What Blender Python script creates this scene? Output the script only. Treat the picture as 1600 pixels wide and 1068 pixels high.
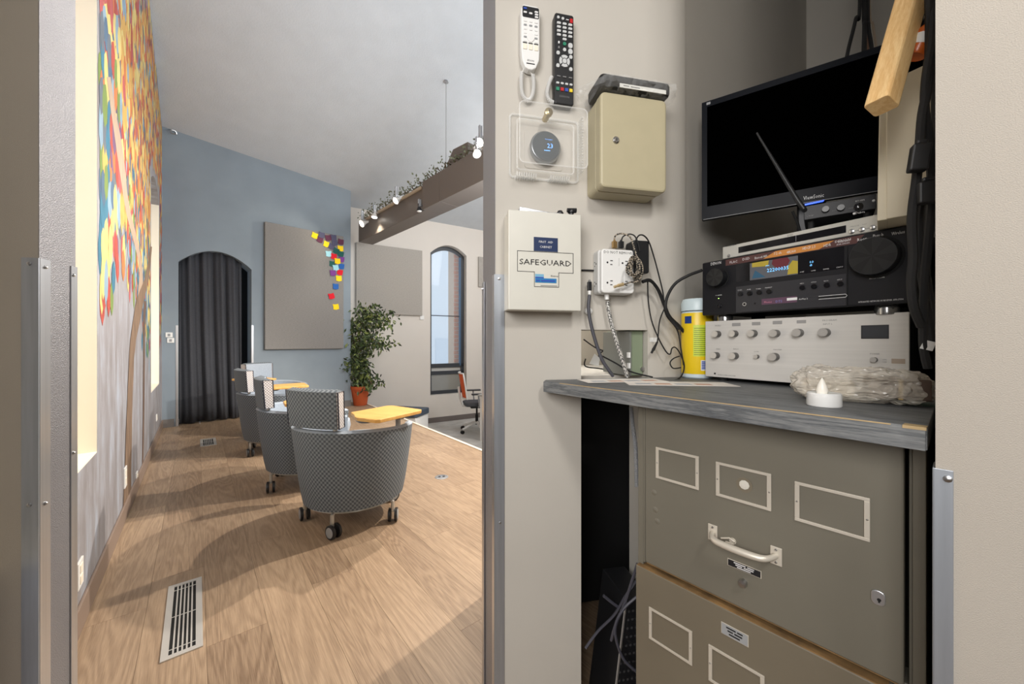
import bpy, bmesh, math, random
from math import sin, cos, pi, radians, atan2, hypot, sqrt
from mathutils import Vector, Matrix
random.seed(7)
for o in list(bpy.data.objects): bpy.data.objects.remove(o)
S = bpy.context.scene
C = S.collection
H = 1.05          # camera height
FP = 590.0        # focal length in pixels (1600 wide)

# ---------------- camera, world, lights, exposure ----------------
cam = bpy.data.objects.new('camera', bpy.data.cameras.new('camera')); C.objects.link(cam)
cam.location = (0, 0, H); cam.rotation_euler = (pi/2, 0, 0)
cam.data.sensor_width = 36; cam.data.lens = 36*FP/1600; cam.data.clip_start = .02
S.camera = cam
S.view_settings.view_transform = 'Standard'; S.view_settings.look = 'None'
S.view_settings.exposure = 0.0; S.view_settings.gamma = 1; S.view_settings.use_curve_mapping = False
W = bpy.data.worlds.new('world'); S.world = W; W.use_nodes = True
W.node_tree.nodes['Background'].inputs[0].default_value = (.80, .89, 1, 1)
W.node_tree.nodes['Background'].inputs[1].default_value = 1.25

def lamp(name, kind, loc, target, energy, color=(1, 1, 1), size=.1, size_y=None, cone=70, blend=.4):
    l = bpy.data.lights.new(name, kind); l.energy = energy; l.color = color
    if kind == 'AREA':
        l.size = size
        if size_y: l.shape = 'RECTANGLE'; l.size_y = size_y
    elif kind == 'SPOT':
        l.spot_size = radians(cone); l.spot_blend = blend; l.shadow_soft_size = size
    else: l.shadow_soft_size = size
    o = bpy.data.objects.new(name, l); C.objects.link(o); o.location = loc
    o.rotation_euler = (Vector(target)-Vector(loc)).to_track_quat('-Z', 'Y').to_euler()
    return o
WARM = (1, .90, .78)
# unseen camera-side lights: first set from wall shadows, second an added soft fill
lamp('ceiling_panel_light', 'AREA', (.50, -.50, 2.15), (.35, 1.0, 1.0), 11, (1, .965, .92), .22)
lamp('ceiling_panel_light', 'AREA', (-.72, -1.28, 1.8), (.65, .95, 1.1), 50, (1, .975, .95), 1.1)
# main room: added fill lights out of view, standing in for ambient light
lamp('window_daylight', 'AREA', (2.6, 6.2, 2.2), (-2, 4.4, 1.2), 22, (.93, .96, 1), 3.2, 2.2)
lamp('hall_ceiling_light', 'AREA', (1.2, 4.9, 3.3), (-1.4, 7.6, .6), 62, (1, .98, .96), 1.2)
lamp('hall_ceiling_light', 'AREA', (.9, 4.6, 4.2), (-1.2, 3.9, 0), 8, (1, .98, .95), 1.8)
lamp('hall_ceiling_light', 'AREA', (.6, 3.0, 2.2), (-2.4, 3.6, 4.6), 105, (.90, .95, 1), 1.5)
# spots clamped on the hidden end of the beam
lamp('beam_spot_light', 'SPOT', (-.10, 3.48, 2.92), (-1.9, 3.0, 0), 270, WARM, .035, cone=95)
lamp('beam_spot_light', 'SPOT', (.30, 3.06, 2.92), (-1.5, 2.4, 0), 30, WARM, .035, cone=95)
lamp('beam_spot_light', 'SPOT', (1.25, 3.3, 2.7), (-1.8, 2.4, 0), 420, WARM, .035, cone=95)

# ---------------- helpers ----------------
def sr(r, g, b):
    f = lambda v: (v/255/12.92) if v/255 <= .04045 else ((v/255+.055)/1.055)**2.4
    return (f(r), f(g), f(b), 1)

def mat(name, col, rough=.6, metal=0, noise=None, bump=None, trans=0, alpha=1, emit=None, spec=None, coat=0, ior=None):
    m = bpy.data.materials.new(name); m.use_nodes = True
    nt = m.node_tree; b = nt.nodes['Principled BSDF']
    b.inputs['Base Color'].default_value = col; b.inputs['Roughness'].default_value = rough
    b.inputs['Metallic'].default_value = metal
    if trans: b.inputs['Transmission Weight'].default_value = trans
    if alpha < 1: b.inputs['Alpha'].default_value = alpha
    if spec is not None: b.inputs['Specular IOR Level'].default_value = spec
    if coat: b.inputs['Coat Weight'].default_value = coat
    if ior: b.inputs['IOR'].default_value = ior
    if emit: b.inputs['Emission Color'].default_value = emit[0]; b.inputs['Emission Strength'].default_value = emit[1]
    tc = None
    if noise or bump: tc = nt.nodes.new('ShaderNodeTexCoord')
    if noise:   # (scale, amount[, stretch vector])
        n = nt.nodes.new('ShaderNodeTexNoise'); n.inputs['Scale'].default_value = noise[0]; n.inputs['Detail'].default_value = 6
        src = tc.outputs['Object']
        if len(noise) > 2:
            mp = nt.nodes.new('ShaderNodeMapping'); mp.inputs['Scale'].default_value = noise[2]
            nt.links.new(src, mp.inputs['Vector']); src = mp.outputs['Vector']
        nt.links.new(src, n.inputs['Vector'])
        r = nt.nodes.new('ShaderNodeMapRange'); r.inputs['From Min'].default_value = .3; r.inputs['From Max'].default_value = .7
        r.inputs['To Min'].default_value = 1-noise[1]; r.inputs['To Max'].default_value = 1+noise[1]
        nt.links.new(n.outputs['Fac'], r.inputs['Value'])
        mx = nt.nodes.new('ShaderNodeVectorMath'); mx.operation = 'SCALE'; mx.inputs[0].default_value = col[:3]
        nt.links.new(r.outputs['Result'], mx.inputs['Scale']); nt.links.new(mx.outputs['Vector'], b.inputs['Base Color'])
    if bump:    # (scale, strength)
        n = nt.nodes.new('ShaderNodeTexNoise'); n.inputs['Scale'].default_value = bump[0]; n.inputs['Detail'].default_value = 4
        nt.links.new(tc.outputs['Object'], n.inputs['Vector'])
        bp = nt.nodes.new('ShaderNodeBump'); bp.inputs['Strength'].default_value = bump[1]; bp.inputs['Distance'].default_value = .004
        nt.links.new(n.outputs['Fac'], bp.inputs['Height']); nt.links.new(bp.outputs['Normal'], b.inputs['Normal'])
    return m

class MB:
    def __init__(s): s.v = []; s.f = []; s.m = []; s.uv = {}
    def add(s, vs, fs, mi=0):
        k = len(s.v); s.v += [tuple(p) for p in vs]
        for f in fs: s.f.append(tuple(i+k for i in f)); s.m.append(mi)
        return s
    def box(s, x0, x1, y0, y1, z0, z1, mi=0):
        return s.add([(x0,y0,z0),(x1,y0,z0),(x1,y1,z0),(x0,y1,z0),(x0,y0,z1),(x1,y0,z1),(x1,y1,z1),(x0,y1,z1)],
                     [(0,3,2,1),(4,5,6,7),(0,1,5,4),(1,2,6,5),(2,3,7,6),(3,0,4,7)], mi)
    def hexa(s, b, t, mi=0):      # 4 bottom pts, 4 top pts (ccw seen from above)
        return s.add(b+t, [(0,3,2,1),(4,5,6,7),(0,1,5,4),(1,2,6,5),(2,3,7,6),(3,0,4,7)], mi)
    def prismy(s, pts, y0, y1, mi=0):   # (x,z) outline ccw seen from -y, extruded y0(front)..y1
        n = len(pts)
        vs = [(x, y0, z) for x, z in pts]+[(x, y1, z) for x, z in pts]
        fs = [tuple(range(n)), tuple(range(2*n-1, n-1, -1))]+[(i, i+n, (i+1) % n+n, (i+1) % n) for i in range(n)]
        return s.add(vs, fs, mi)
    def prismz(s, pts, z0, z1, mi=0):
        n = len(pts)
        vs = [(x, y, z1) for x, y in pts]+[(x, y, z0) for x, y in pts]
        fs = [tuple(range(n)), tuple(range(2*n-1, n-1, -1))]+[(i, i+n, (i+1) % n+n, (i+1) % n) for i in range(n)]
        return s.add(vs, fs, mi)
    def tube(s, pts, r, n=8, mi=0, cap=True):
        pts = [Vector(p) for p in pts]; rs = r if isinstance(r, (list, tuple)) else [r]*len(pts)
        vs = []; up = None
        for i, p in enumerate(pts):
            d = (pts[min(i+1, len(pts)-1)]-pts[max(i-1, 0)])
            d = d.normalized() if d.length > 1e-9 else Vector((0, 0, 1))
            if up is None: up = d.orthogonal().normalized()
            up = (up-d*up.dot(d)); up = up.normalized() if up.length > 1e-6 else d.orthogonal().normalized()
            w = d.cross(up)
            for k in range(n):
                a = 2*pi*k/n; vs.append(p+(up*cos(a)+w*sin(a))*rs[i])
        fs = [(i*n+k, i*n+(k+1) % n, (i+1)*n+(k+1) % n, (i+1)*n+k) for i in range(len(pts)-1) for k in range(n)]
        if cap: fs += [tuple(range(n-1, -1, -1)), tuple(range((len(pts)-1)*n, len(pts)*n))]
        return s.add(vs, fs, mi)
    def lathe(s, prof, n=24, c=(0, 0, 0), mi=0, axis='z'):   # prof: (r, h)
        vs = []
        for r, h in prof:
            for k in range(n):
                a = 2*pi*k/n; x, y, z = r*cos(a), r*sin(a), h
                if axis == 'y': x, y, z = x, -z, y   # height goes towards -y (out of a wall)
                vs.append((c[0]+x, c[1]+y, c[2]+z))
        fs = [(i*n+k, i*n+(k+1) % n, (i+1)*n+(k+1) % n, (i+1)*n+k) for i in range(len(prof)-1) for k in range(n)]
        if prof[0][0] > 1e-6: fs.append(tuple(range(n-1, -1, -1)))
        if prof[-1][0] > 1e-6: fs.append(tuple(range((len(prof)-1)*n, len(prof)*n)))
        return s.add(vs, fs, mi)

def rr(x0, x1, z0, z1, r, n=5):    # rounded rectangle outline, ccw
    out = []
    for cx, cz, a0 in ((x1-r, z0+r, -pi/2), (x1-r, z1-r, 0), (x0+r, z1-r, pi/2), (x0+r, z0+r, pi)):
        for k in range(n+1):
            a = a0+pi/2*k/n; out.append((cx+r*cos(a), cz+r*sin(a)))
    return out

def obj(name, mb, mats, parent=None, smooth=False, bev=0, kind=None):
    me = bpy.data.meshes.new(name); me.from_pydata(mb.v, [], mb.f)
    for m in (mats if isinstance(mats, (list, tuple)) else [mats]): me.materials.append(m)
    me.polygons.foreach_set('material_index', mb.m)
    if smooth: me.polygons.foreach_set('use_smooth', [True]*len(me.polygons))
    bm = bmesh.new(); bm.from_mesh(me); bmesh.ops.recalc_face_normals(bm, faces=bm.faces)
    if smooth:
        for e in bm.edges:
            if len(e.link_faces) == 2 and e.calc_face_angle(0) > radians(42): e.smooth = False
    bm.to_mesh(me); bm.free()
    o = bpy.data.objects.new(name, me); C.objects.link(o)
    if parent: o.parent = parent
    if bev:
        b = o.modifiers.new('bevel', 'BEVEL'); b.width = bev; b.segments = 2; b.limit_method = 'ANGLE'; b.angle_limit = radians(40)
    if kind: o['kind'] = kind
    return o
def tag(o, label=None, cat=None, group=None, kind=None):
    if label: o['label'] = label
    if cat: o['category'] = cat
    if group: o['group'] = group
    if kind: o['kind'] = kind
    return o
def text(s, parent, x, z, y, width, m, height=None, rot=0, name='lettering', flat=False, xf=None):
    cu = bpy.data.curves.new(name, 'FONT'); cu.body = s; cu.size = 1; cu.resolution_u = 1; cu.align_x = 'CENTER'; cu.align_y = 'CENTER'
    t = bpy.data.objects.new('t', cu); C.objects.link(t)
    me = bpy.data.meshes.new_from_object(t.evaluated_get(bpy.context.evaluated_depsgraph_get()))
    bpy.data.objects.remove(t)
    xs = [v.co.x for v in me.vertices]; ys = [v.co.y for v in me.vertices]
    if not xs: return None
    w = max(xs)-min(xs); h = max(ys)-min(ys); cx = (max(xs)+min(xs))/2; cy = (max(ys)+min(ys))/2
    sx = width/w; sz = (height/h) if height else sx
    for v in me.vertices:
        a, b = (v.co.x-cx)*sx, (v.co.y-cy)*sz
        a, b = a*cos(rot)-b*sin(rot), a*sin(rot)+b*cos(rot)
        v.co = (a, b, 0) if flat else (a, 0, b)
    me.materials.clear(); me.materials.append(m); me.name = name
    o = bpy.data.objects.new(name, me); C.objects.link(o); o.parent = parent; o.location = (x, y, z)
    return o

def vang(v):
    a = (v-800)/FP
    return atan2(-1, -a) if v < 800 else atan2(1, a)
class Fr:
    """upright frame in plan: u to the right, y away from the viewer, z up"""
    def __init__(s, ox, oy, ang, z=0): s.ox, s.oy, s.a, s.z = ox, oy, ang, z; s.ux = (cos(ang), sin(ang)); s.uy = (-sin(ang), cos(ang))
    def uv(s, px, py=534, off=0):
        a = (px-800)/FP; t = (off+s.ox*s.uy[0]+s.oy*s.uy[1])/(a*s.uy[0]+s.uy[1])
        x, y = a*t, t
        return ((x-s.ox)*s.ux[0]+(y-s.oy)*s.ux[1], H+t*(534-py)/FP-s.z)
    def w(s, u, off=0, z=0): return (s.ox+u*s.ux[0]+off*s.uy[0], s.oy+u*s.ux[1]+off*s.uy[1], s.z+z)
    def loc(s, x, y, z=0): dx, dy = x-s.ox, y-s.oy; return (dx*s.ux[0]+dy*s.ux[1], dx*s.uy[0]+dy*s.uy[1], z-s.z)
    def sub(s, u, off=0, z=0, da=0): x, y, zz = s.w(u, off, z); return Fr(x, y, s.a+da, zz)
    def px(s, px, py, off=0): u, z = s.uv(px, py, off); return s.sub(u, off, z)
    def empty(s, name, label, cat, group=None):
        o = bpy.data.objects.new(name, None); C.objects.link(o); o.location = (s.ox, s.oy, s.z); o.rotation_euler = (0, 0, s.a)
        o.empty_display_size = .05
        return tag(o, label, cat, group)
    def place(s, o): o.location = (s.ox, s.oy, s.z); o.rotation_euler = (0, 0, s.a); return o
def P(px, py, d): return Vector(((px-800)/FP*d, d, H+(534-py)/FP*d))
def flr(px, py, z=0): d = (H-z)*FP/(py-534); return ((px-800)/FP*d, d)
def smoothpath(pts, n=6):
    pts = [Vector(p) for p in pts]; out = []
    for i in range(len(pts)-1):
        p0 = pts[max(i-1, 0)]; p1 = pts[i]; p2 = pts[i+1]; p3 = pts[min(i+2, len(pts)-1)]
        for k in range(n):
            t = k/n
            out.append(.5*((2*p1)+(p2-p0)*t+(2*p0-5*p1+4*p2-p3)*t*t+(3*p1-p0-3*p2+p3)*t*t*t))
    out.append(pts[-1]); return out
def coil(pts, R, r, pitch, n=5):
    path = smoothpath(pts, 10); L = [0]
    for a, b in zip(path, path[1:]): L.append(L[-1]+(b-a).length)
    tot = L[-1]; steps = int(tot/pitch*8); out = []; up = Vector((.3, .8, .1)); j = 0
    for i in range(steps+1):
        s_ = tot*i/steps
        while j < len(L)-2 and L[j+1] < s_: j += 1
        t = (s_-L[j])/max(L[j+1]-L[j], 1e-9); p = path[j].lerp(path[j+1], t); d = (path[j+1]-path[j]).normalized()
        up = (up-d*up.dot(d)).normalized(); w = d.cross(up); a = 2*pi*i/8
        out.append(p+(up*cos(a)+w*sin(a))*R)
    return MB().tube(out, r, n)

# ---------------- materials ----------------
M = {}
M['wall_a'] = mat('warm grey wall paint', sr(196, 191, 182), .75, noise=(3, .03), bump=(900, .25))
M['wall_dark'] = mat('taupe wall paint', sr(180, 172, 159), .75, noise=(3, .04), bump=(900, .25))  # darkened copy of the warm grey paint, mimicking weaker light
M['wall_blue'] = mat('slate blue wall paint', sr(132, 144, 154), .8, noise=(2.5, .06), bump=(300, .2))
M['wall_white'] = mat('off white wall paint', sr(216, 210, 202), .8, noise=(2, .02), bump=(300, .15))
M['ceil'] = mat('grey stippled ceiling paint', sr(196, 201, 206), .9, noise=(5, .03), bump=(60, .5))
M['cream'] = mat('cream reveal paint', sr(240, 231, 214), .7)
M['carpet'] = mat('pale grey carpet', sr(190, 188, 184), .95, noise=(6, .12), bump=(300, .5))
M['base'] = mat('grey vinyl baseboard', sr(112, 108, 106), .6)
M['base_l'] = mat('taupe vinyl baseboard', sr(140, 122, 110), .55)
M['alu'] = mat('brushed aluminium', sr(206, 208, 212), .32, .9, noise=(6, .06, (40, 40, .4)))
M['steel'] = mat('dull galvanised steel', sr(178, 184, 192), .42, .75, noise=(5, .08, (20, 20, 1)))
M['silverpaint'] = mat('silver painted jamb', sr(146, 146, 151), .42, .5, noise=(4, .08), bump=(420, .45))
M['screw'] = mat('screw metal', sr(190, 190, 190), .3, 1)
M['black'] = mat('black plastic', sr(24, 25, 28), .42)
M['blackm'] = mat('black matt rubber', sr(20, 20, 21), .7)
M['white'] = mat('white plastic', sr(232, 232, 230), .4)
M['greyp'] = mat('grey plastic', sr(150, 152, 154), .5)
M['print'] = mat('black print', sr(18, 18, 22), .6)
M['printw'] = mat('white print', sr(222, 222, 222), .5)
M['printg'] = mat('grey print', sr(120, 120, 120), .6)
M['red'] = mat('red plastic', sr(190, 30, 36), .4)
M['green'] = mat('green plastic', sr(40, 130, 100), .4)
M['blue'] = mat('blue plastic', sr(50, 80, 170), .4)
M['yellow'] = mat('yellow plastic', sr(235, 205, 50), .4)
M['curtain'] = mat('charcoal curtain cloth', sr(62, 64, 70), .95, noise=(60, .12), bump=(500, .4))
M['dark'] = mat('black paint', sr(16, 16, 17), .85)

def uvmat(name, c1, c2, scale, rough=.85):
    m = bpy.data.materials.new(name); m.use_nodes = True; nt = m.node_tree; b = nt.nodes['Principled BSDF']
    b.inputs['Roughness'].default_value = rough
    u = nt.nodes.new('ShaderNodeUVMap'); mp = nt.nodes.new('ShaderNodeMapping'); mp.inputs['Rotation'].default_value = (0, 0, 0)
    mp.inputs['Scale'].default_value = (scale, scale, 1)
    ck = nt.nodes.new('ShaderNodeTexChecker'); ck.inputs['Scale'].default_value = 1
    ck.inputs['Color1'].default_value = c1; ck.inputs['Color2'].default_value = c2
    nt.links.new(u.outputs['UV'], mp.inputs['Vector']); nt.links.new(mp.outputs['Vector'], ck.inputs['Vector']); nt.links.new(ck.outputs['Color'], b.inputs['Base Color'])
    return m
M['weave'] = uvmat('diamond weave upholstery', sr(78, 86, 94), sr(122, 130, 137), 80)
M['weave_l'] = uvmat('light diamond weave upholstery', sr(205, 205, 205), sr(140, 130, 132), 110)
M['fabric_l'] = mat('pale blue grey upholstery', sr(152, 162, 174), .85, noise=(120, .1))
M['piping'] = mat('dark blue piping', sr(30, 36, 52), .6)

def woodmat(name, c1, c2, scale, stretch, rough=.5, wav=6, rnd=True, ring=.10, fine=.6, fs=(1, 1, 1)):
    m = bpy.data.materials.new(name); m.use_nodes = True; nt = m.node_tree; b = nt.nodes['Principled BSDF']; N = nt.nodes.new; L = nt.links.new
    b.inputs['Roughness'].default_value = rough
    tc = N('ShaderNodeTexCoord'); oi = N('ShaderNodeObjectInfo'); ad = N('ShaderNodeVectorMath'); ad.operation = 'ADD'
    sc = N('ShaderNodeMath'); sc.operation = 'MULTIPLY'; sc.inputs[1].default_value = 37.0 if rnd else 0
    L(oi.outputs['Random'], sc.inputs[0]); L(tc.outputs['Object'], ad.inputs[0]); L(sc.outputs[0], ad.inputs[1])
    mp = N('ShaderNodeMapping'); mp.inputs['Scale'].default_value = stretch; L(ad.outputs[0], mp.inputs['Vector'])
    n = N('ShaderNodeTexNoise'); n.inputs['Scale'].default_value = scale; n.inputs['Detail'].default_value = 3; n.inputs['Distortion'].default_value = .6; L(mp.outputs[0], n.inputs['Vector'])
    k = N('ShaderNodeMath'); k.operation = 'MULTIPLY'; k.inputs[1].default_value = wav*2*pi; L(n.outputs['Fac'], k.inputs[0])
    sn = N('ShaderNodeMath'); sn.operation = 'SINE'; L(k.outputs[0], sn.inputs[0])
    n2 = N('ShaderNodeTexNoise'); n2.inputs['Scale'].default_value = scale*14; n2.inputs['Detail'].default_value = 5; mp2 = N('ShaderNodeMapping'); mp2.inputs['Scale'].default_value = [a*b_ for a, b_ in zip(stretch, fs)]; L(ad.outputs[0], mp2.inputs['Vector']); L(mp2.outputs[0], n2.inputs['Vector'])
    a1 = N('ShaderNodeMath'); a1.operation = 'MULTIPLY_ADD'; a1.inputs[1].default_value = ring; L(sn.outputs[0], a1.inputs[0]); f2 = N('ShaderNodeMath'); f2.operation = 'MULTIPLY_ADD'; f2.inputs[1].default_value = fine; f2.inputs[2].default_value = .5-fine/2; L(n2.outputs['Fac'], f2.inputs[0]); L(f2.outputs[0], a1.inputs[2])
    n3 = N('ShaderNodeTexNoise'); n3.inputs['Scale'].default_value = scale*.9; L(ad.outputs[0], n3.inputs['Vector'])
    a2 = N('ShaderNodeMath'); a2.operation = 'ADD'; L(a1.outputs[0], a2.inputs[0])
    a3 = N('ShaderNodeMath'); a3.operation = 'MULTIPLY_ADD'; a3.inputs[1].default_value = .3; a3.inputs[2].default_value = -.12; L(n3.outputs['Fac'], a3.inputs[0]); L(a3.outputs[0], a2.inputs[1])
    a4 = N('ShaderNodeMath'); a4.operation = 'MULTIPLY_ADD'; a4.inputs[1].default_value = .10 if rnd else 0; L(oi.outputs['Random'], a4.inputs[0]); L(a2.outputs[0], a4.inputs[2])
    cr = N('ShaderNodeValToRGB'); cr.color_ramp.elements[0].position = .28; cr.color_ramp.elements[1].position = .85
    cr.color_ramp.elements[0].color = c1; cr.color_ramp.elements[1].color = c2
    L(a4.outputs[0], cr.inputs['Fac']); L(cr.outputs['Color'], b.inputs['Base Color'])
    bp = N('ShaderNodeBump'); bp.inputs['Strength'].default_value = .12; bp.inputs['Distance'].default_value = .002; L(a1.outputs[0], bp.inputs['Height']); L(bp.outputs[0], b.inputs['Normal'])
    return m
M['plank'] = woodmat('oak look vinyl plank', sr(100, 78, 60), sr(188, 163, 136), 1.25, (.5, 5.5, 1), .42, 17, ring=.06, fine=.45, fs=(1.6, 4, 1))
M['greywood'] = woodmat('grey stained ash shelf', sr(66, 70, 75), sr(136, 138, 138), 6, (1, 14, 14), .55, 4, False, ring=.12)
M['pine'] = woodmat('raw pine', sr(214, 168, 106), sr(246, 216, 160), 8, (9, 9, 1.2), .6, 3, False)
M['beech'] = woodmat('beech laminate', sr(214, 160, 84), sr(236, 192, 116), 3, (1, 9, 1), .4, 3, False)

# ---------------- room shell ----------------
A = Fr(.085, 1.0, atan2(.2135, .977))                 # wall with the remotes (and the doorway)
L_ = Fr(-1.539, 1.329, atan2(.768, -.640))            # mural wall, u grows with distance
B_ = Fr(-4.27, 4.606, atan2(.701, .713))              # slate blue end wall
Pl = Fr(-2.819, 6.6, atan2(.5277, .8495))             # off white window wall
CB = Fr(.267, .80, vang(300))                         # filing cabinet front
d2 = (.763, .646)
A2 = Fr(.48, 1.09, atan2(d2[1], d2[0]))               # alcove side wall
Wc = Fr(.471, .42, vang(300))                         # near right wall face
def ceilz(x, y): return 5.443+.1485*x-.245*y

def struct(name, mb, m, fr=None, parent=None, smooth=False, bev=0):
    o = obj(name, mb, m, parent, smooth, bev); o['kind'] = 'structure'
    if fr and not parent: fr.place(o)
    return o
TOP = 5.6
uJ = A.uv(774)[0]; uL = A.uv(60)[0]; u908 = A.uv(908)[0]; u1012 = A.uv(1012)[0]
uEnd = A.loc(.48, 1.09)[0]
zHole = A.uv(950, 515)[1]; zSh = H-.0997
# right piece of the doorway wall, with the pass-through hole beside the shelf
mb = MB(); T = .10
mb.box(uJ, u908, 0, .127, 0, TOP)
mb.box(u908, u1012, 0, .10, zHole, TOP)
mb.box(u1012, uEnd-.035, 0, .10, 0, TOP)
n = 8; pts = []
for k in range(n+1):      # rounded corner into the alcove
    a = -pi/2+(A2.a-A.a)*0+pi/2*0
th = A2.a-A.a; R = .035
corner = [(uEnd-.035, 0)]
for k in range(1, n+1):
    t = k/n; a = th*t
    corner.append((uEnd-.035+.07*t*cos(a*.5)*1.0, .07*t*sin(a*.5)))
ce = corner[-1]
mb.prismz([corner[0]]+corner[1:]+[(ce[0]-.1*sin(th), ce[1]+.1*cos(th)), (uEnd-.035, .1)], 0, TOP)
wallA = struct('wall_doorway_right', mb, M['wall_a'], A)
# silver painted end of that wall (jamb)
struct('trim_1', MB().prismz([(uJ-.0015, -.0003), (uJ-.0008, -.0003), (uJ-.001, .128), A.loc(*(lambda p: (p.x, p.y))(P(755, 534, 1.10)))[:2]], 0, TOP), M['silverpaint'], A)
# left piece
fj = P(117, 534, .862); lf = A.loc(fj.x, fj.y)
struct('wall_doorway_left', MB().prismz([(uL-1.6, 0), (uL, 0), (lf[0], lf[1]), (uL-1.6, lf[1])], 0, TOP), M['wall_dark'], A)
struct('trim_2', MB().prismz([(uL, 0.0004), (uL+.001, .0004), (lf[0]+.001, lf[1]+.0002), (lf[0], lf[1]+.0002)], 0, TOP), M['silverpaint'], A)
# alcove
cw = A.w(ce[0], ce[1]); c2 = A2.loc(cw[0], cw[1])
xB = A2.uv(1260)[0]
struct('wall_alcove_side', MB().box(c2[0]-.002, xB+.1, 0.0, .1, 0, 3.1), M['wall_a'], A2)
struct('wall_alcove_back', MB().box(xB, xB+.1, -.62, .0, 0, 3.1), M['wall_a'], A2)
struct('ceiling_alcove', MB().box(-.75, xB+.1, -.75, .15, 3.03, 3.12), M['ceil'], A2)
struct('wall_alcove_right', MB().box(.085, 2.0, -.03, .075, 0, 3.1), M['wall_a'], Fr(.471, .42, atan2(d2[1], d2[0])).sub(0, -.075))
struct('wall_near_right', MB().box(0, 4.3, 0, .085, 0, 3.1), mat('greige wall paint', sr(174, 167, 157), .75, noise=(3, .04), bump=(900, .3)), Wc)  # wall paint tone lowered to mimic dimmer light on this face
# passage behind the hole
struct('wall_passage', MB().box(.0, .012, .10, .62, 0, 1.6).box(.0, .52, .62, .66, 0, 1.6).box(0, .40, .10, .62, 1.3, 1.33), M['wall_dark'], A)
# vestibule shell
struct('wall_vestibule_left', MB().box(-2.0, -1.9, -2.6, .55, 0, 3.1), M['wall_a'])
struct('wall_vestibule_back', MB().box(-2.0, 2.9, -2.7, -2.6, 0, 3.1), M['wall_a'])
struct('ceiling_vestibule', MB().prismz([(-2, -2.7), (2.9, -2.7), (.55, .42), (.5, 1.0), (-2, .45)], 3.05, 3.1), M['ceil'])
# mural wall with two deep window openings
uw1a = -.9; uw1b = L_.uv(152)[0]; uw2a = L_.uv(236)[0]; uw2b = L_.uv(248.6)[0]
sillz = .575; zt2 = L_.uv(246, 312)[1]; LN = hypot(-4.27+1.539, 4.606-1.329)
def wallsegs(segs, th):
    mb = MB()
    for ua, ub, parts in segs:
        for za, zb, *rest in parts:
            zb2 = rest[0] if rest else zb
            mb.hexa([(ua,0,za),(ub,0,za),(ub,th,za),(ua,th,za)], [(ua,0,zb),(ub,0,zb2),(ub,th,zb2),(ua,th,zb)])
    return mb
def wallsegs2(segs, th):      # parts as (za_l, za_r, zb_l, zb_r)
    mb = MB()
    for ua, ub, parts in segs:
        for a, b, c, d in parts:
            mb.hexa([(ua,0,a),(ub,0,b),(ub,th,b),(ua,th,a)], [(ua,0,c),(ub,0,d),(ub,th,d),(ua,th,c)])
    return mb
segs = [(-1.6, uw1a, [(0, 0, TOP, TOP)]), (uw1a, uw1b, [(0, 0, sillz, sillz), (2.62, 2.62, TOP, TOP)]),
        (uw1b, uw2a, [(0, 0, TOP, TOP)])]
na = 6
for k in range(na):
    a0 = uw2a+(uw2b-uw2a)*k/na; a1 = uw2a+(uw2b-uw2a)*(k+1)/na
    f = lambda u: zt2+.13*sin(pi*(u-uw2a)/(uw2b-uw2a))
    segs.append((a0, a1, [(0, 0, sillz, sillz), (f(a0), f(a1), TOP, TOP)]))
segs.append((uw2b, LN, [(0, 0, TOP, TOP)]))
mural_base = bpy.data.materials.new('brushed grey mural ground'); mural_base.use_nodes = True
nt = mural_base.node_tree; b = nt.nodes['Principled BSDF']; b.inputs['Roughness'].default_value = .75
tc = nt.nodes.new('ShaderNodeTexCoord'); mp = nt.nodes.new('ShaderNodeMapping'); mp.inputs['Scale'].default_value = (4, 1, 1)
n1 = nt.nodes.new('ShaderNodeTexNoise'); n1.inputs['Scale'].default_value = 2.2; n1.inputs['Detail'].default_value = 7; n1.inputs['Roughness'].default_value = .65
cr = nt.nodes.new('ShaderNodeValToRGB'); cr.color_ramp.elements[0].position = .32; cr.color_ramp.elements[1].position = .7
cr.color_ramp.elements[0].color = sr(126, 120, 120); cr.color_ramp.elements[1].color = sr(170, 178, 192)
e = cr.color_ramp.elements.new(.52); e.color = sr(149, 147, 151)
for a_, b_ in ((tc.outputs['Object'], mp.inputs['Vector']), (mp.outputs['Vector'], n1.inputs['Vector']), (n1.outputs['Fac'], cr.inputs['Fac']), (cr.outputs['Color'], b.inputs['Base Color'])): nt.links.new(a_, b_)
struct('wall_mural', wallsegs2(segs, .30), mural_base, L_)
# cream reveals (linings) and sills of the two openings
struct('trim_3', MB().box(uw1b-.004, uw1b-.0005, .001, .30, sillz, 2.62).box(uw1a, uw1b, .001, .32, sillz, sillz+.004), M['cream'], L_)
struct('trim_4', MB().box(uw2b-.006, uw2b-.0005, .001, .30, sillz, zt2+.02).box(uw2a, uw2b, .001, .32, sillz, sillz+.01), M['cream'], L_)
frost = mat('bright frosted pane', sr(250, 246, 236), .5, emit=((1, .95, .86, 1), .22))
for i, (a, b_, t) in enumerate(((uw1a, uw1b, 2.62), (uw2a, uw2b, zt2+.14))):
    w = struct('window_%d' % (i+1), MB().box(a, a+.03, .26, .30, sillz, t).box(b_-.03, b_, .26, .30, sillz, t).box(a, b_, .26, .30, sillz, sillz+.04).box(a, b_, .26, .30, t-.04, t), M['cream'], L_)
    obj('pane', MB().box(a+.03, b_-.03, .275, .28, sillz+.04, t-.04), frost, w)
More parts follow.
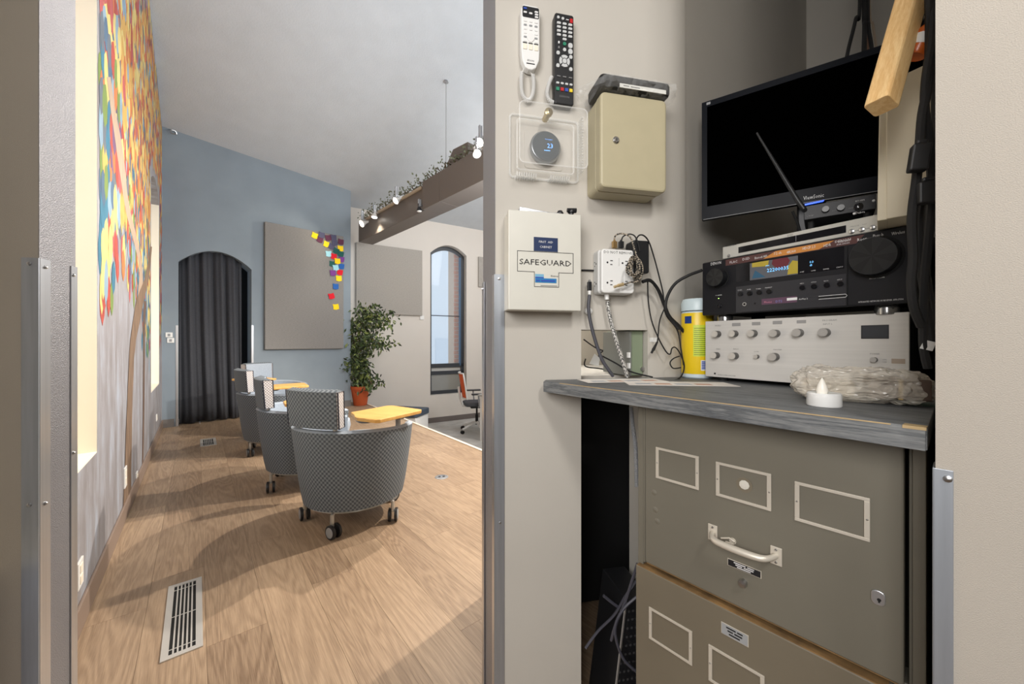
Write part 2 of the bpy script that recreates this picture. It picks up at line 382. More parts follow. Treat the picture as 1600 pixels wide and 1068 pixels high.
# slate blue end wall with arched doorway
uB1 = B_.uv(548)[0]; ud0 = B_.uv(279)[0]; ud1 = B_.uv(393)[0]
zl = B_.uv(279, 408)[1]; zr = B_.uv(393, 421)[1]; zm = B_.uv(334, 392)[1]
segs = [(0, ud0, [(0, 0, TOP, TOP)])]; na = 14
fz = lambda u: (lambda t: zl*(1-t)+zr*t+(zm-(zl+zr)/2)*(1-(2*t-1)**2))((u-ud0)/(ud1-ud0))
for k in range(na):
    a0 = ud0+(ud1-ud0)*k/na; a1 = ud0+(ud1-ud0)*(k+1)/na
    segs.append((a0, a1, [(fz(a0), fz(a1), TOP, TOP)]))
segs.append((ud1, uB1, [(0, 0, TOP, TOP)]))
struct('wall_blue', wallsegs2(segs, .28), M['wall_blue'], B_)
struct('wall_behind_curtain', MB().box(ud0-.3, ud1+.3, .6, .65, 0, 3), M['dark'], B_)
# off white window wall with arched window opening
CZ = -.53
uq0 = Pl.uv(672.5)[0]; uq1 = Pl.uv(729)[0]; zq0 = Pl.uv(690, 616.5)[1]
zql = Pl.uv(673, 394.5)[1]; zqr = Pl.uv(729, 399.5)[1]; zqm = Pl.uv(700, 383)[1]
fq = lambda u: (lambda t: zql*(1-t)+zqr*t+(zqm-(zql+zqr)/2)*(1-(2*t-1)**2))((u-uq0)/(uq1-uq0))
segs = [(-.35, uq0, [(CZ, CZ, TOP, TOP)])]
for k in range(na):
    a0 = uq0+(uq1-uq0)*k/na; a1 = uq0+(uq1-uq0)*(k+1)/na
    segs.append((a0, a1, [(CZ, CZ, zq0, zq0), (fq(a0), fq(a1), TOP, TOP)]))
segs.append((uq1, 6.6, [(CZ, CZ, TOP, TOP)]))
struct('wall_window', wallsegs2(segs, .30), M['wall_white'], Pl)
# unseen sides of the hall
e_ = Pl.w(6.6)
def slab(name, x0, y0, x1, y1, z0=CZ, z1=TOP, th=.08, m='wall_white'):
    f = Fr(x0, y0, atan2(y1-y0, x1-x0)); return struct(name, MB().box(0, hypot(x1-x0, y1-y0), 0, th, z0, z1), M[m], f)
slab('wall_hall_right', e_[0], e_[1], 3.3, 1.7)
slab('wall_hall_front', 3.3, 1.7, 1.8, 2.35); slab('wall_hall_front', 1.8, 2.35, .05, 1.78); slab('wall_hall_front', .05, 1.78, -.03, 1.20)
# ceiling: one sloping plane
cp = [(-5.2, 4.2), (-1.0, -.1), (-.6, .9), (3.6, 1.2), (3.6, 10.6), (-3.3, 7.4), (-4.9, 5.6)]
struct('ceiling', MB().add([(x, y, ceilz(x, y)) for x, y in cp]+[(x, y, ceilz(x, y)+.1) for x, y in cp],
       [tuple(range(7)), tuple(range(13, 6, -1))]+[(i, i+7, (i+1) % 7+7, (i+1) % 7) for i in range(7)]), M['ceil'])
# ---- floors: oak look stage, pale carpet below it
sa = (-1.241, 4.85); sd = Vector((-.923, 1.174)).normalized()
def pedge(t): return (sa[0]-sd.x*t, sa[1]-sd.y*t)
# stage frame: x runs along the planks (parallel to the mural wall), y across
G = Fr(L_.ox, L_.oy, L_.a)
# stage outline in world
far_l = B_.w(0); far_r = B_.w(uB1)
tA = -1.0
while Pl.loc(*pedge(tA))[1] < -.002: tA -= .01
pA = pedge(tA); pB = pedge(3.2)
stage = [(-2.1, -2.7), (2.9, -2.7), (2.0, -.9), pB, pA, Pl.w(-.05, 0)[:2], far_r[:2], far_l[:2], (far_l[0]-.1, far_l[1]), L_.w(-.8)[:2]]
sub = struct('floor', MB().prismz([(x, y) for x, y in stage], CZ, -.006), mat('stage underlay', sr(96, 74, 54), .9))
# planks, clipped against the stage outline with bmesh
PW, PLn = .178, 1.22
def inside_poly_clip(rect, edges):   # Sutherland-Hodgman with convex half planes
    out = rect
    for (nx, ny, c) in edges:
        new = []
        for i in range(len(out)):
            p, q = out[i], out[(i+1) % len(out)]
            dp = nx*p[0]+ny*p[1]-c; dq = nx*q[0]+ny*q[1]-c
            if dp >= 0: new.append(p)
            if dp*dq < 0:
                t = dp/(dp-dq); new.append((p[0]+(q[0]-p[0])*t, p[1]+(q[1]-p[1])*t))
        out = new
        if not out: return out
    return out
def half(p, q, into):        # half plane through p,q containing point 'into', in G local coords
    nx, ny = -(q[1]-p[1]), q[0]-p[0]; c = nx*p[0]+ny*p[1]
    if nx*into[0]+ny*into[1] < c: nx, ny, c = -nx, -ny, -c
    return (nx, ny, c)
gl = lambda p: G.loc(p[0], p[1])[:2]
cen = gl((-1.5, 2.8))
edges = [half(gl(L_.w(0)), gl(L_.w(1)), cen), half(gl(Pl.w(0, -.001)), gl(Pl.w(1, -.001)), cen), half(gl(pedge(0)), gl(pedge(1)), cen)]
edges.append(half(gl((-3, .25)), gl((3, .25)), cen))
planks = []
yy = .0; row = 0
while yy > -4.2:
    x = -3.2-random.random()*PLn
    while x < 7.5:
        rect = [(x+.0004, yy-PW+.0004), (x+PLn-.0004, yy-PW+.0004), (x+PLn-.0004, yy-.0004), (x+.0004, yy-.0004)]
        c = inside_poly_clip(rect, edges)
        if len(c) >= 3:
            ar = abs(sum(c[i][0]*c[(i+1) % len(c)][1]-c[(i+1) % len(c)][0]*c[i][1] for i in range(len(c))))/2
            if ar > .002:
                mx = sum(p[0] for p in c)/len(c); my = sum(p[1] for p in c)/len(c)
                planks.append((c, mx, my))
        x += PLn
    yy -= PW; row += 1
# behind the blue wall line next to the plant the stage floor goes on
for c, mx, my in planks:
    o = obj('plank', MB().prismz([(px_-mx, py_-my) for px_, py_ in c], 0, .006), M['plank'], sub)
    w = G.w(mx, my, -.006); o.location = w; o.rotation_euler = (0, 0, G.a)
struct('floor_alcove', MB().prismz([(1.2, .2), (3.3, -.6), (3.3, 1.7), (1.8, 2.4), (.0, 1.9), (.0, 1.0)], -.05, -.012), mat('dark closet floor', sr(60, 54, 48), .8))
struct('floor_carpet', MB().box(-4, 4, 1.2, 11, CZ-.05, CZ), M['carpet'])
# white nosing along the stage edge
p0 = pedge(3.0); p1 = pedge(tA+.03); f = Fr(p0[0], p0[1], atan2(p1[1]-p0[1], p1[0]-p0[0]))
struct('trim_5', MB().box(0, hypot(p1[0]-p0[0], p1[1]-p0[1]), -.02, .012, -.03, .008), mat('cream stage nosing', sr(232, 220, 204), .5), f)
# baseboards
struct('baseboard_left', MB().box(-1.6, LN, -.010, 0, 0, .10), M['base_l'], L_, bev=.003)
struct('baseboard_blue', MB().box(0, ud0-.04, -.010, 0, 0, .10).box(ud1+.04, uB1, -.010, 0, 0, .10), M['base'], B_)
struct('baseboard_window_wall', MB().box(-.3, 6.6, -.012, 0, CZ, CZ+.10), mat('dark vinyl baseboard', sr(110, 102, 98), .6), Pl)
# ================= hall: fixed details =================
def screw(parent, x, y, z, r=.004, axis='y', m='screw'):
    return obj('screw', MB().lathe([(r, 0), (r*.9, r*.5), (r*.3, r*.75)], 10, (x, y, z), axis=axis), M[m], parent, True)

# corner guards of the doorway
def guard(name_label, fr, ua, ub, ztop, jdir, jl, zs, m='steel'):
    """plate on the wall face from ua to ub plus a leg of length jl along jdir from the corner"""
    e = fr.empty('corner_guard', name_label, 'corner guard')
    mb = MB()
    if ua != ub: mb.box(min(ua, ub), max(ua, ub), -.0022, -.0005, .0, ztop)
    c = ub
    n_ = (jdir[1], -jdir[0])
    if n_[0]*(1 if ub > ua or jdir[0] < 0 else -1) < 0 and False: pass
    obj('face_plate', mb, M[m], e)
    return e
jR = Vector((A.loc(*(lambda p: (p.x, p.y))(P(755, 534, 1.10)))[0]-uJ, .127)).normalized()
jL = Vector((lf[0]-uL, lf[1])).normalized()
gz = H+.171
def legs(parent, c, d, side, l, zt, m, t0=.0012, t1=.003, name='jamb_plate'):
    n = Vector((d.y, -d.x))*side
    pts = [Vector(c)+n*t0, Vector(c)+d*l+n*t0, Vector(c)+d*l+n*t1, Vector(c)+n*t1]
    return obj(name, MB().prismz([(p.x, p.y) for p in pts], 0, zt), M[m], parent)
e = A.empty('corner_guard', 'metal corner guard wrapping the near edge of the left doorway jamb', 'corner guard', )
uf = A.uv(35)[0]
obj('face_plate', MB().box(uf, uL+.0022, -.0024, -.0006, 0, gz), M['steel'], e)
legs(e, (uL, 0), jL, 1, .026, gz, 'alu', .0012, .0026)
for z in (gz-.012, .72): 
    screw(e, (uf+uL)/2, -.0024, z); 
    p = Vector((uL, 0))+jL*.014+Vector((.0026, -.0005)); screw(e, p.x+.001, p.y-.001, z-.004)
e = A.empty('corner_guard', 'narrow metal guard strip on the far edge of the left doorway jamb', 'corner guard')
c = Vector((lf[0], lf[1]))-jL*.016
legs(e, c, jL, 1, .018, gz, 'alu', .0012, .0035, 'strip')
p = c+jL*.008; screw(e, p.x+.004, p.y-.002, gz-.02); screw(e, p.x+.004, p.y-.002, .80)
e = A.empty('corner_guard', 'bare metal corner guard below the first aid cabinet at the doorway edge', 'corner guard')
ur = A.uv(788)[0]
obj('face_plate', MB().box(uJ-.003, ur, -.0024, -.0006, 0, gz+.003), M['steel'], e)
legs(e, (uJ, 0), jR, -1, .02, gz+.003, 'alu', .0022, .0034)
screw(e, (ur+uJ)/2-.002, -.0024, gz-.008); screw(e, (ur+uJ)/2, -.0024, .585, .003)
e = A.empty('corner_guard', 'thin metal guard strip on the far edge of the right doorway jamb', 'corner guard')
c = Vector((uJ, 0))+jR*.105
legs(e, c, jR, -1, .022, gz-.0, 'alu', .0022, .005, 'strip')
p = c+jR*.008; screw(e, p.x-.006, p.y-.002, gz-.02)
# near right wall guard
e = Wc.empty('corner_guard', 'grey metal corner guard on the near right wall edge', 'corner guard')
ua, z1 = Wc.uv(1460, 730); ub, _ = Wc.uv(1490, 737)
obj('face_plate', MB().box(-.002, ub, -.0022, -.0005, 0, z1).box(-.0022, -.0005, -.0022, .03, 0, z1), M['steel'], e, bev=.0005)
screw(e, *(Wc.uv(1481, 747)[0], -.0022, Wc.uv(1481, 747)[1]), .0038)

# door guards and switches on the blue wall
for px_, lab in ((276.5, 'thin metal edge strip left of the curtained doorway'), (394.5, 'thin metal edge strip right of the curtained doorway')):
    u = B_.uv(px_)[0]; z = B_.uv(px_, 508)[1]
    f = B_.sub(u, 0, 0); o = obj('edge_strip', MB().box(-.012, .012, -.004, -.0005, .0, z), M['alu'])
    tag(f.place(o), lab, 'guard')
for (x, y, w, h, lab, cat) in ((264, 523, 5, 5, 'small grey control plate left of the curtained doorway, upper one', 'switch'), (266.5, 531.5, 6, 5, 'small white switch plate left of the curtained doorway, lower one', 'switch')):
    u, z = B_.uv(x, y); f = B_.sub(u, 0, z); e = f.empty('wall_switch', lab, cat)
    obj('plate', MB().box(-.033, .033, -.008, 0, -.03, .03), M['white' if cat == 'switch' else 'greyp'], e, bev=.003)
    obj('rocker', MB().box(-.012, .012, -.012, -.008, -.016, .016), M['greyp'], e)
# wall plates on the mural wall
for x, y, w, h, lab in ((122.5, 896, 9, 42, 'white wall plate low on the mural wall, nearest the doorway'), (194.5, 745, 4.5, 34, 'white wall plate at the foot of the painted tree trunk'),
                 (212.5, 750, 2.6, 26, 'white wall plate just past the painted tree trunk'), (244, 652, 3, 10, 'white wall plate low on the mural wall near the far corner')):
    u, z = L_.uv(x, y); ua = L_.uv(x-w/2)[0]; ub = L_.uv(x+w/2)[0]; za = L_.uv(x, y+h/2)[1]; zb = L_.uv(x, y-h/2)[1]
    hw = min(.04, abs(ub-ua)/2); hh = min(.06, abs(zb-za)/2)
    f = L_.sub(u, 0, z); e = f.empty('wall_plate', lab, 'outlet')
    obj('plate', MB().box(-hw, hw, -.007, 0, -hh, hh), M['white'], e, bev=.002)
    obj('socket', MB().box(-hw*.45, hw*.45, -.009, -.007, -hh*.7, -hh*.1).box(-hw*.45, hw*.45, -.009, -.007, hh*.1, hh*.7), M['cream'], e)
# white pot on the first window sill
f = L_.sub(L_.uv(124)[0], .05, sillz+.0045)
u, z = L_.uv(124, 677, .05)
tag(f.place(obj('sill_cup', MB().lathe([(.036, 0), (.038, .004), (.04, z-sillz), (.036, z-sillz), (.034, .01)], 28), M['white'], smooth=True)), 'white cylindrical cup standing on the near window sill', 'cup')
# hooks on wall / ceiling corner
for x, y, lab in ((271, 209, 'small metal hook near the top left corner of the blue wall'),):
    u, z = B_.uv(x, y); f = B_.sub(u, 0, z)
    pts = [(0.03*cos(t), -.02-.01*t, .03*sin(t)) for t in [k*.5 for k in range(12)]]
    tag(f.place(obj('wall_hook', MB().tube([(0, 0, .0), (0.02, -.015, 0)]+pts, .006, 6), M['screw'], smooth=True)), lab, 'hook')

# ---- floor registers
def register(name_px, L, Wd, ns, lab):
    f = Fr(name_px[0], name_px[1], L_.a, .0002); e = f.empty('floor_register', lab, 'floor vent')
    b = .018*Wd/.1
    fr_ = MB().box(0, L, -Wd, -Wd+b, 0, .004).box(0, L, -b, 0, 0, .004).box(0, b, -Wd+b, -b, 0, .004).box(L-b, L, -Wd+b, -b, 0, .004)
    fm = mat('register metal', sr(214, 212, 208), .35, .5)
    obj('frame', fr_, fm, e)
    obj('dark_well', MB().box(b, L-b, -Wd+b, -b, 0, .0006), M['dark'], e)
    p = (Wd-2*b)/ns; me = None
    for k in range(1, ns):
        y = -b-k*p
        if me is None: o = obj('slat', MB().box(b, L-b, -p*.2, p*.2, .0006, .0036), fm, e); me = o.data
        else: o = bpy.data.objects.new('slat', me); C.objects.link(o); o.parent = e
        o.location = (0, y, 0)
    for t in (.1, .5, .9): obj('cross_bar', MB().box(L*t-.002, L*t+.002, -Wd+b, -b, .0006, .0018), fm, e)
register((-1.150, 1.232), .50, .11, 6, 'long metal floor register with black slots near the doorway')
register((-3.12, 3.78), .36, .13, 6, 'metal floor register near the far blue wall')
# flush floor outlet
x, y = flr(690, 745); f = Fr(x, y, .3, 0.0); e = f.empty('floor_outlet', 'round silver floor outlet in the pale oak planks', 'outlet')
obj('cover', MB().lathe([(.052, 0), (.052, .002), (.047, .004), (0, .0045)], 32), M['alu'], e, True)
for dx in (-.016, .016): obj('socket', MB().lathe([(.01, .0045), (.01, .006), (0, .006)], 14, (dx, 0, 0)), M['black'], e)

# ---- curtain in the arched doorway
uc0, uc1 = ud0+.012, ud1-.10
mb = MB(); nx, nz = 110, 10
ztopc = lambda u: fz(min(max(u, ud0), ud1))+.05
vs = []
for j in range(nz+1):
    for i in range(nx+1):
        t = i/nx; u = uc0+(uc1-uc0)*t+(.035*(1-j/nz)**2*sin(t*3)); zz = .012+(ztopc(u)-.012)*j/nz
        w = .035*sin(t*27+.6*sin(t*9)+.5*j/nz)+.014*sin(t*61+j*.2)
        vs.append((u, .09+w*(1.0-.25*j/nz), zz))
fs = [(j*(nx+1)+i, j*(nx+1)+i+1, (j+1)*(nx+1)+i+1, (j+1)*(nx+1)+i) for j in range(nz) for i in range(nx)]
cu = obj('curtain', MB().add(vs, fs), M['curtain'], smooth=True); cu.modifiers.new('solid', 'SOLIDIFY').thickness = .004
tag(B_.place(cu), 'charcoal floor length curtain hanging in the arched doorway', 'curtain')

# ---- acoustic panels
def quadpanel(fr, x0, y0a, x1, y1a, y0b, y1b, th, name, lab, cat, col):
    off = -th; c = [fr.uv(x0, y0b, off), fr.uv(x1, y1b, off), fr.uv(x1, y1a, off), fr.uv(x0, y0a, off)]
    zb = (c[0][1]+c[1][1])/2; zt = (c[2][1]+c[3][1])/2; u0, u1 = c[0][0], c[1][0]
    f = fr.sub(u0, 0, zb); e = f.empty(name, lab, cat)
    obj('core', MB().box(0, u1-u0, -th, 0, 0, zt-zb), col, e, bev=.006)
    return e, f, u1-u0, zt-zb
pm = mat('grey woven panel fabric', sr(132, 130, 128), .95, noise=(40, .16, (1, 1, 6)), bump=(300, .4))
pm2 = mat('light grey woven panel fabric', sr(168, 163, 156), .95, noise=(60, .10), bump=(300, .4))
e, f, w_, h_ = quadpanel(B_, 414, 347, 537, 368, 545, 545, .05, 'acoustic_panel', 'large grey fabric acoustic panel on the blue wall with coloured felt pieces', 'acoustic panel', pm)
cols = {'y': sr(250, 214, 30), 'r': sr(214, 24, 44), 'p': sr(120, 60, 140), 'l': sr(160, 214, 228), 'b': sr(40, 96, 170), 'g': sr(34, 90, 84), 'm': sr(96, 50, 74), 'n': sr(82, 82, 108)}
felts = [(145, 185, 'y'), (198, 228, 'm'), (215, 180, 'n'), (285, 210, 'm'), (268, 275, 'y'), (340, 205, 'n'), (350, 260, 'n'), (415, 252, 'm'), (413, 320, 'y'), (318, 298, 'n'), (368, 345, 'g'), (415, 378, 'g'),
         (290, 375, 'l'), (343, 402, 'r'), (422, 432, 'p'), (380, 452, 'y'), (327, 480, 'g'), (422, 505, 'b'), (362, 520, 'l'), (332, 575, 'p'), (407, 568, 'r'), (395, 632, 'y'), (362, 716, 'b'), (317, 817, 'r'), (366, 928, 'y')]
fm = {k: mat('coloured felt '+k, c, .9) for k, c in cols.items()}
for i, (a, b_, k) in enumerate(felts):
    u, z = f.uv(470+a/6.68, 340+b_/6.68, -.05); s_ = .043; rot = random.uniform(-.35, .35)
    pts = [(-s_, -s_*.9), (0, -s_*1.15), (s_, -s_*.9), (s_*1.05, 0), (s_, s_), (0, s_*.85), (-s_, s_), (-s_*.9, 0)]
    pts = [(u+x*cos(rot)-y*sin(rot), z+x*sin(rot)+y*cos(rot)) for x, y in pts]
    yo = -.052-.003*(i % 4)
    obj('felt_piece', MB().prismy(pts, yo-.003, yo+.0005), fm[k], e)
quadpanel(Pl, 556.5, 378.5, 660, 391, 490, 492, .05, 'acoustic_panel', 'light grey fabric acoustic panel above the potted ficus on the white wall', 'acoustic panel', pm2)
quadpanel(Pl, 748, 402, 800, 406, 450, 450, .04, 'acoustic_panel', 'light grey acoustic panel right of the arched window, cut off by the door jamb', 'acoustic panel', pm2)
u, z = Pl.uv(659, 496); tag(Pl.sub(u, 0, z).place(obj('wall_tag', MB().box(-.04, .04, -.02, 0, -.04, .04), M['white'], bev=.004)), 'small white box under the light panel corner', 'sensor')

# ---- arched window
wf = M['black']; frame_m = mat('dark bronze window frame', sr(52, 56, 62), .45)
yo = .13; fw = .07
win = struct('window_3', MB(), frame_m, Pl)
def bar(name, x0, x1, z0, z1, y0=yo, y1=yo+.06, m=frame_m, par=win): return obj(name, MB().box(x0, x1, y0, y1, z0, z1), m, par, bev=.004)
zs = lambda y: Pl.uv(700, y)[1]
k = 1.018
zb1, zb2, zb3 = zs(572), zs(582), zs(612)
bar('jamb_frame', uq0, uq0+fw, zq0, min(zql, zqr)); bar('jamb_frame', uq1-fw, uq1, zq0, zqr)
arch = MB(); na2 = 16
for i in range(na2):
    a0 = uq0+(uq1-uq0)*i/na2; a1 = uq0+(uq1-uq0)*(i+1)/na2
    arch.hexa([(a0, yo, fq(a0)-fw), (a1, yo, fq(a1)-fw), (a1, yo+.06, fq(a1)-fw), (a0, yo+.06, fq(a0)-fw)], [(a0, yo, fq(a0)), (a1, yo, fq(a1)), (a1, yo+.06, fq(a1)), (a0, yo+.06, fq(a0))])
obj('arch_frame', arch, frame_m, win)
bar('mullion', uq0, uq1, zb1-.03, zb1+.05); bar('mullion', uq0, uq1, zb2-.04, zb2+.03); bar('bottom_frame', uq0, uq1, zq0, zq0+.07)
bar('glazing_bar', uq0+fw, uq1-fw, zs(493), zs(493)+.014)
bar('blue_seal', uq1-fw-.03, uq1-fw, zb1, zqr-.02, yo-.01, yo+.05, mat('blue grey window liner', sr(70, 100, 130), .4))
gm = mat('window glass', (.9, .95, 1, 1), .03, alpha=.12)
pn = obj('pane', MB().prismy([(uq0+fw*.9, zb1), (uq1-fw*.9, zb1), (uq1-fw*.9, zqr-fw*.9)]+[(a, fq(a)-fw*.9) for a in [uq1-fw+(uq0-uq1+2*fw)*t/10 for t in range(1, 10)]]+[(uq0+fw*.9, zql-fw*.9)], yo+.025, yo+.03), gm, win)
obj('lower_pane', MB().box(uq0+fw, uq1-fw, yo+.03, yo+.035, zq0+.07, zb2-.03), mat('frosted lower pane', sr(150, 148, 140), .5, alpha=.8), win)
obj('upper_vent_pane', MB().box(uq0+fw, uq1-fw, yo+.03, yo+.035, zb2+.02, zb1-.02), mat('frosted vent pane', sr(200, 198, 192), .5, alpha=.8), win)
# outside: brick pier and pale facade
br = Pl.empty('brick_pier', 'orange brick pier outside the arched window', 'pier')
bm_ = mat('orange brick', sr(206, 130, 92), .85, noise=(20, .12)); 
obj('mortar_core', MB().box(uq1-.115, uq1+.25, .36, .70, -.5, 3.2), mat('mortar', sr(190, 170, 150), .9), br)
bme = None
for r_ in range(40):
    z = -.4+r_*.085
    if bme is None: o = obj('brick', MB().box(0, .20, 0, .012, 0, .072), bm_, br, bev=.003); bme = o.data
    else:
        o = bpy.data.objects.new('brick', bme); C.objects.link(o); o.parent = br
    o.location = (uq1-.12-(.0 if r_ % 2 else .006), .352, z)
fac = Pl.sub(-3.5, 9, -4); e = fac.empty('far_building', 'pale blue grey facade seen through the arched window', 'building')
fmz = mat('pale blue grey render', sr(214, 224, 232), .9)
obj('wall', MB().box(0, 14, 0, 2, 0, 12), fmz, e); obj('roof_edge', MB().box(-.1, 14.1, -.15, 2.1, 12, 12.2), mat('roof edge', sr(170, 184, 196), .8), e)
gw = mat('far window glass', sr(196, 210, 222), .5)
for i in range(7):
    for j in range(2): obj('window', MB().box(.8+i*1.9, 1.9+i*1.9, -.03, .05, 1.4+j*2.4, 2.8+j*2.4), gw, e)

# ---- hanging beam with lamps and vines
Bm = Fr(-2.54, 6.25, atan2(-.724, .69)); BL = 5.0; bz0, bz1 = 2.70, 3.02
bmm = mat('grey brown painted beam', sr(112, 104, 98), .5)
e = Bm.empty('ceiling_beam', 'grey brown box beam hanging below the sloping ceiling', 'beam'); beam = e
ua = Bm.uv(663)[0]; ub = Bm.uv(690)[0]
obj('far_section', MB().box(0, ua, 0, .24, bz0, bz1), bmm, e, bev=.004)
obj('middle_section', MB().box(ua+.004, ub-.002, -.03, .24, bz0, bz1+.03), bmm, e, bev=.004)
obj('near_section', MB().box(ub+.002, BL, -.03, .24, bz0, bz1+.03), bmm, e, bev=.004)
obj('lamp_rail', MB().box(.15, ua-.05, -.03, -.002, bz1-.04, bz1-.01), mat('pale wood rail', sr(188, 172, 150), .6), e, bev=.002)
u0, _ = Bm.uv(694); u1, _ = Bm.uv(726)
o = Bm.sub(u0, .04, bz1+.032).place(obj('junction_box', MB().prismy([(0, 0), (u1-u0, 0), (u1-u0, .20), (.3*(u1-u0), .22), (0, .1)], 0, .12), bmm, bev=.004)); tag(o, 'dark metal box sitting on top of the beam', 'box')
hx = Bm.sub(Bm.uv(697, 0, .1)[0], .1, bz1+.03)
cz = ceilz(hx.ox, hx.oy)
e2 = hx.empty('suspension_cable', 'thin grey steel cable hanging the beam from the ceiling', 'cable')
obj('wire', MB().tube([(0, 0, 0), (0, 0, cz-hx.z)], .004, 6), M['greyp'], e2); obj('ceiling_hook', MB().lathe([(.03, cz-hx.z-.02), (.02, cz-hx.z)], 12), M['greyp'], e2)
bulb_w = mat('lit lamp face', sr(255, 250, 240), .4, emit=((1, .95, .85, 1), 14)); bulb_o = mat('lit warm lamp face', sr(255, 230, 190), .4, emit=((1, .82, .55, 1), 16))
def clamp_lamp(px, py, off, lit, lab, aim=(0, -.35, -1), s=1, col='white'):
    f = Bm.px(px, py, off); e = f.empty('clamp_lamp', lab, 'lamp', 'clamp lamps along the beam')
    d = Vector(aim).normalized(); q = Vector((0, 0, 1)).rotation_difference(d)
    def rot(mb): mb.v = [tuple(q @ Vector(v)) for v in mb.v]; return mb
    obj('bulb', rot(MB().lathe([(.014*s, -.10*s), (.018*s, -.05*s), (.042*s, .0), (.044*s, .012)], 18)), M[col], e, True)
    obj('lamp_face', rot(MB().lathe([(.041*s, .010), (.03*s, .022), (0, .026)], 18)), bulb_w if lit == 1 else bulb_o if lit == 2 else M['white'], e, True)
    obj('clip', MB().box(-.014, .014, -.012, .0, .02, .17*s).box(-.014, .014, .012, .022, .05, .17*s).box(-.01, .01, -.012, .06, .05, .075), M['alu'], e, bev=.002)
    if lit:
        l = bpy.data.lights.new('lamp_beam', 'SPOT'); l.energy = 26; l.color = (1, .88, .7); l.spot_size = radians(110); l.spot_blend = .6; l.shadow_soft_size = .03
        lo = bpy.data.objects.new('lamp_beam', l); C.objects.link(lo); lo.parent = e; lo.location = d*.04; lo.rotation_euler = d.to_track_quat('-Z', 'Y').to_euler()
clamp_lamp(566, 349, -.10, 2, 'warm glowing clamp lamp at the far end of the beam', (.1, -.9, -.5), 1.25)
clamp_lamp(585, 338, -.08, 1, 'small lit clamp lamp, second from the far end of the beam', (0, -.1, -1), 1)
clamp_lamp(619, 313, -.10, 1, 'bright clamp lamp in the middle of the beam', (0, -.75, -.6), 1.1)
clamp_lamp(750, 222, -.06, 1, 'lit clamp lamp on top of the beam at the door jamb', (.25, -.7, -.6), 1)
clamp_lamp(745, 240, -.10, 0, 'unlit white bulb lamp low on the beam beside the door jamb', (.5, -.1, -.8), 1)
clamp_lamp(655, 328, -.05, 0, 'black clamp lamp hanging under the beam joint', (0, .1, -1), .8, 'black')
f = Bm.px(745, 240, -.10)
# artificial vine along the beam
vm = MB(); lm = MB(); pts = []
for i in range(130):
    t = i/129*3.6; pts.append((t+.1, .03+.05*sin(i*.9), bz1+.045+.03*sin(i*1.7)+(.03 if t > 1.9 else 0)))
vm.tube(pts, .006, 5)
for p in pts:
    for k in range(5):
        c = Vector(p)+Vector((random.uniform(-.03, .03), random.uniform(-.07, .04), random.uniform(-.03, .07))); d = Vector((random.uniform(-1, 1), random.uniform(-1, 1), random.uniform(-1, 1))).normalized()
        s = d.orthogonal().normalized(); l = random.uniform(.02, .045)
        lm.add([c, c+d*l*.5+s*l*.3, c+d*l, c+d*l*.5-s*l*.3], [(0, 1, 2, 3)])
vine = Bm.empty('vine_garland', 'dusty green artificial vine running along the top of the beam', 'vine')
obj('stem', vm, mat('brown vine stem', sr(96, 84, 66), .8), vine, True)
obj('leaves', lm, mat('dusty green vine leaf', sr(104, 110, 88), .7), vine, kind='stuff')

# ================= mural painting =================
mu = L_.empty('tree_mural', 'painted tree mural with multicoloured leaves on the grey wall', 'mural')
mu.location = (*L_.w(0, 0)[:2], 0)
paint = {k: mat('mural paint '+k, tuple(a_*.72+b2*.03 for a_, b2 in zip(c, sr(196, 186, 172))), .7, noise=(9, .15)) for k, c in dict(
    red=sr(190, 78, 66), orange=sr(222, 128, 72), amber=sr(232, 182, 98), yellow=sr(236, 214, 134), teal=sr(58, 126, 154), blue=sr(84, 114, 142), sky=sr(150, 178, 198),
    green=sr(126, 150, 76), purple=sr(128, 92, 128), pink=sr(200, 96, 96), slate=sr(110, 120, 132), bark=sr(128, 98, 78)).items()}
keys = list(paint); KI = {k: i for i, k in enumerate(keys)}
low = ['teal', 'teal', 'red', 'red', 'blue', 'green', 'yellow', 'yellow', 'sky', 'purple', 'pink', 'slate']
mid = ['red', 'orange', 'yellow', 'yellow', 'sky', 'teal', 'blue', 'purple', 'green', 'pink', 'orange', 'amber', 'slate']
hi = ['amber', 'amber', 'orange', 'orange', 'yellow', 'yellow', 'red', 'amber', 'pink', 'slate', 'sky', 'amber']
def lowbound(u):      # lowest leaf height along the wall
    pts = [(-1.2, 1.6), (.2, 1.16), (.6, 1.10), (1.0, 1.50), (1.5, 1.30), (1.75, 1.28), (2.2, .98), (2.7, .80), (3.3, .90), (4.3, 1.0)]
    for (a, za), (b, zb) in zip(pts, pts[1:]):
        if u <= b: return za+(zb-za)*(u-a)/(b-a)
    return 1.0
lv = MB(); rows = 0; random.seed(3)
z = .8
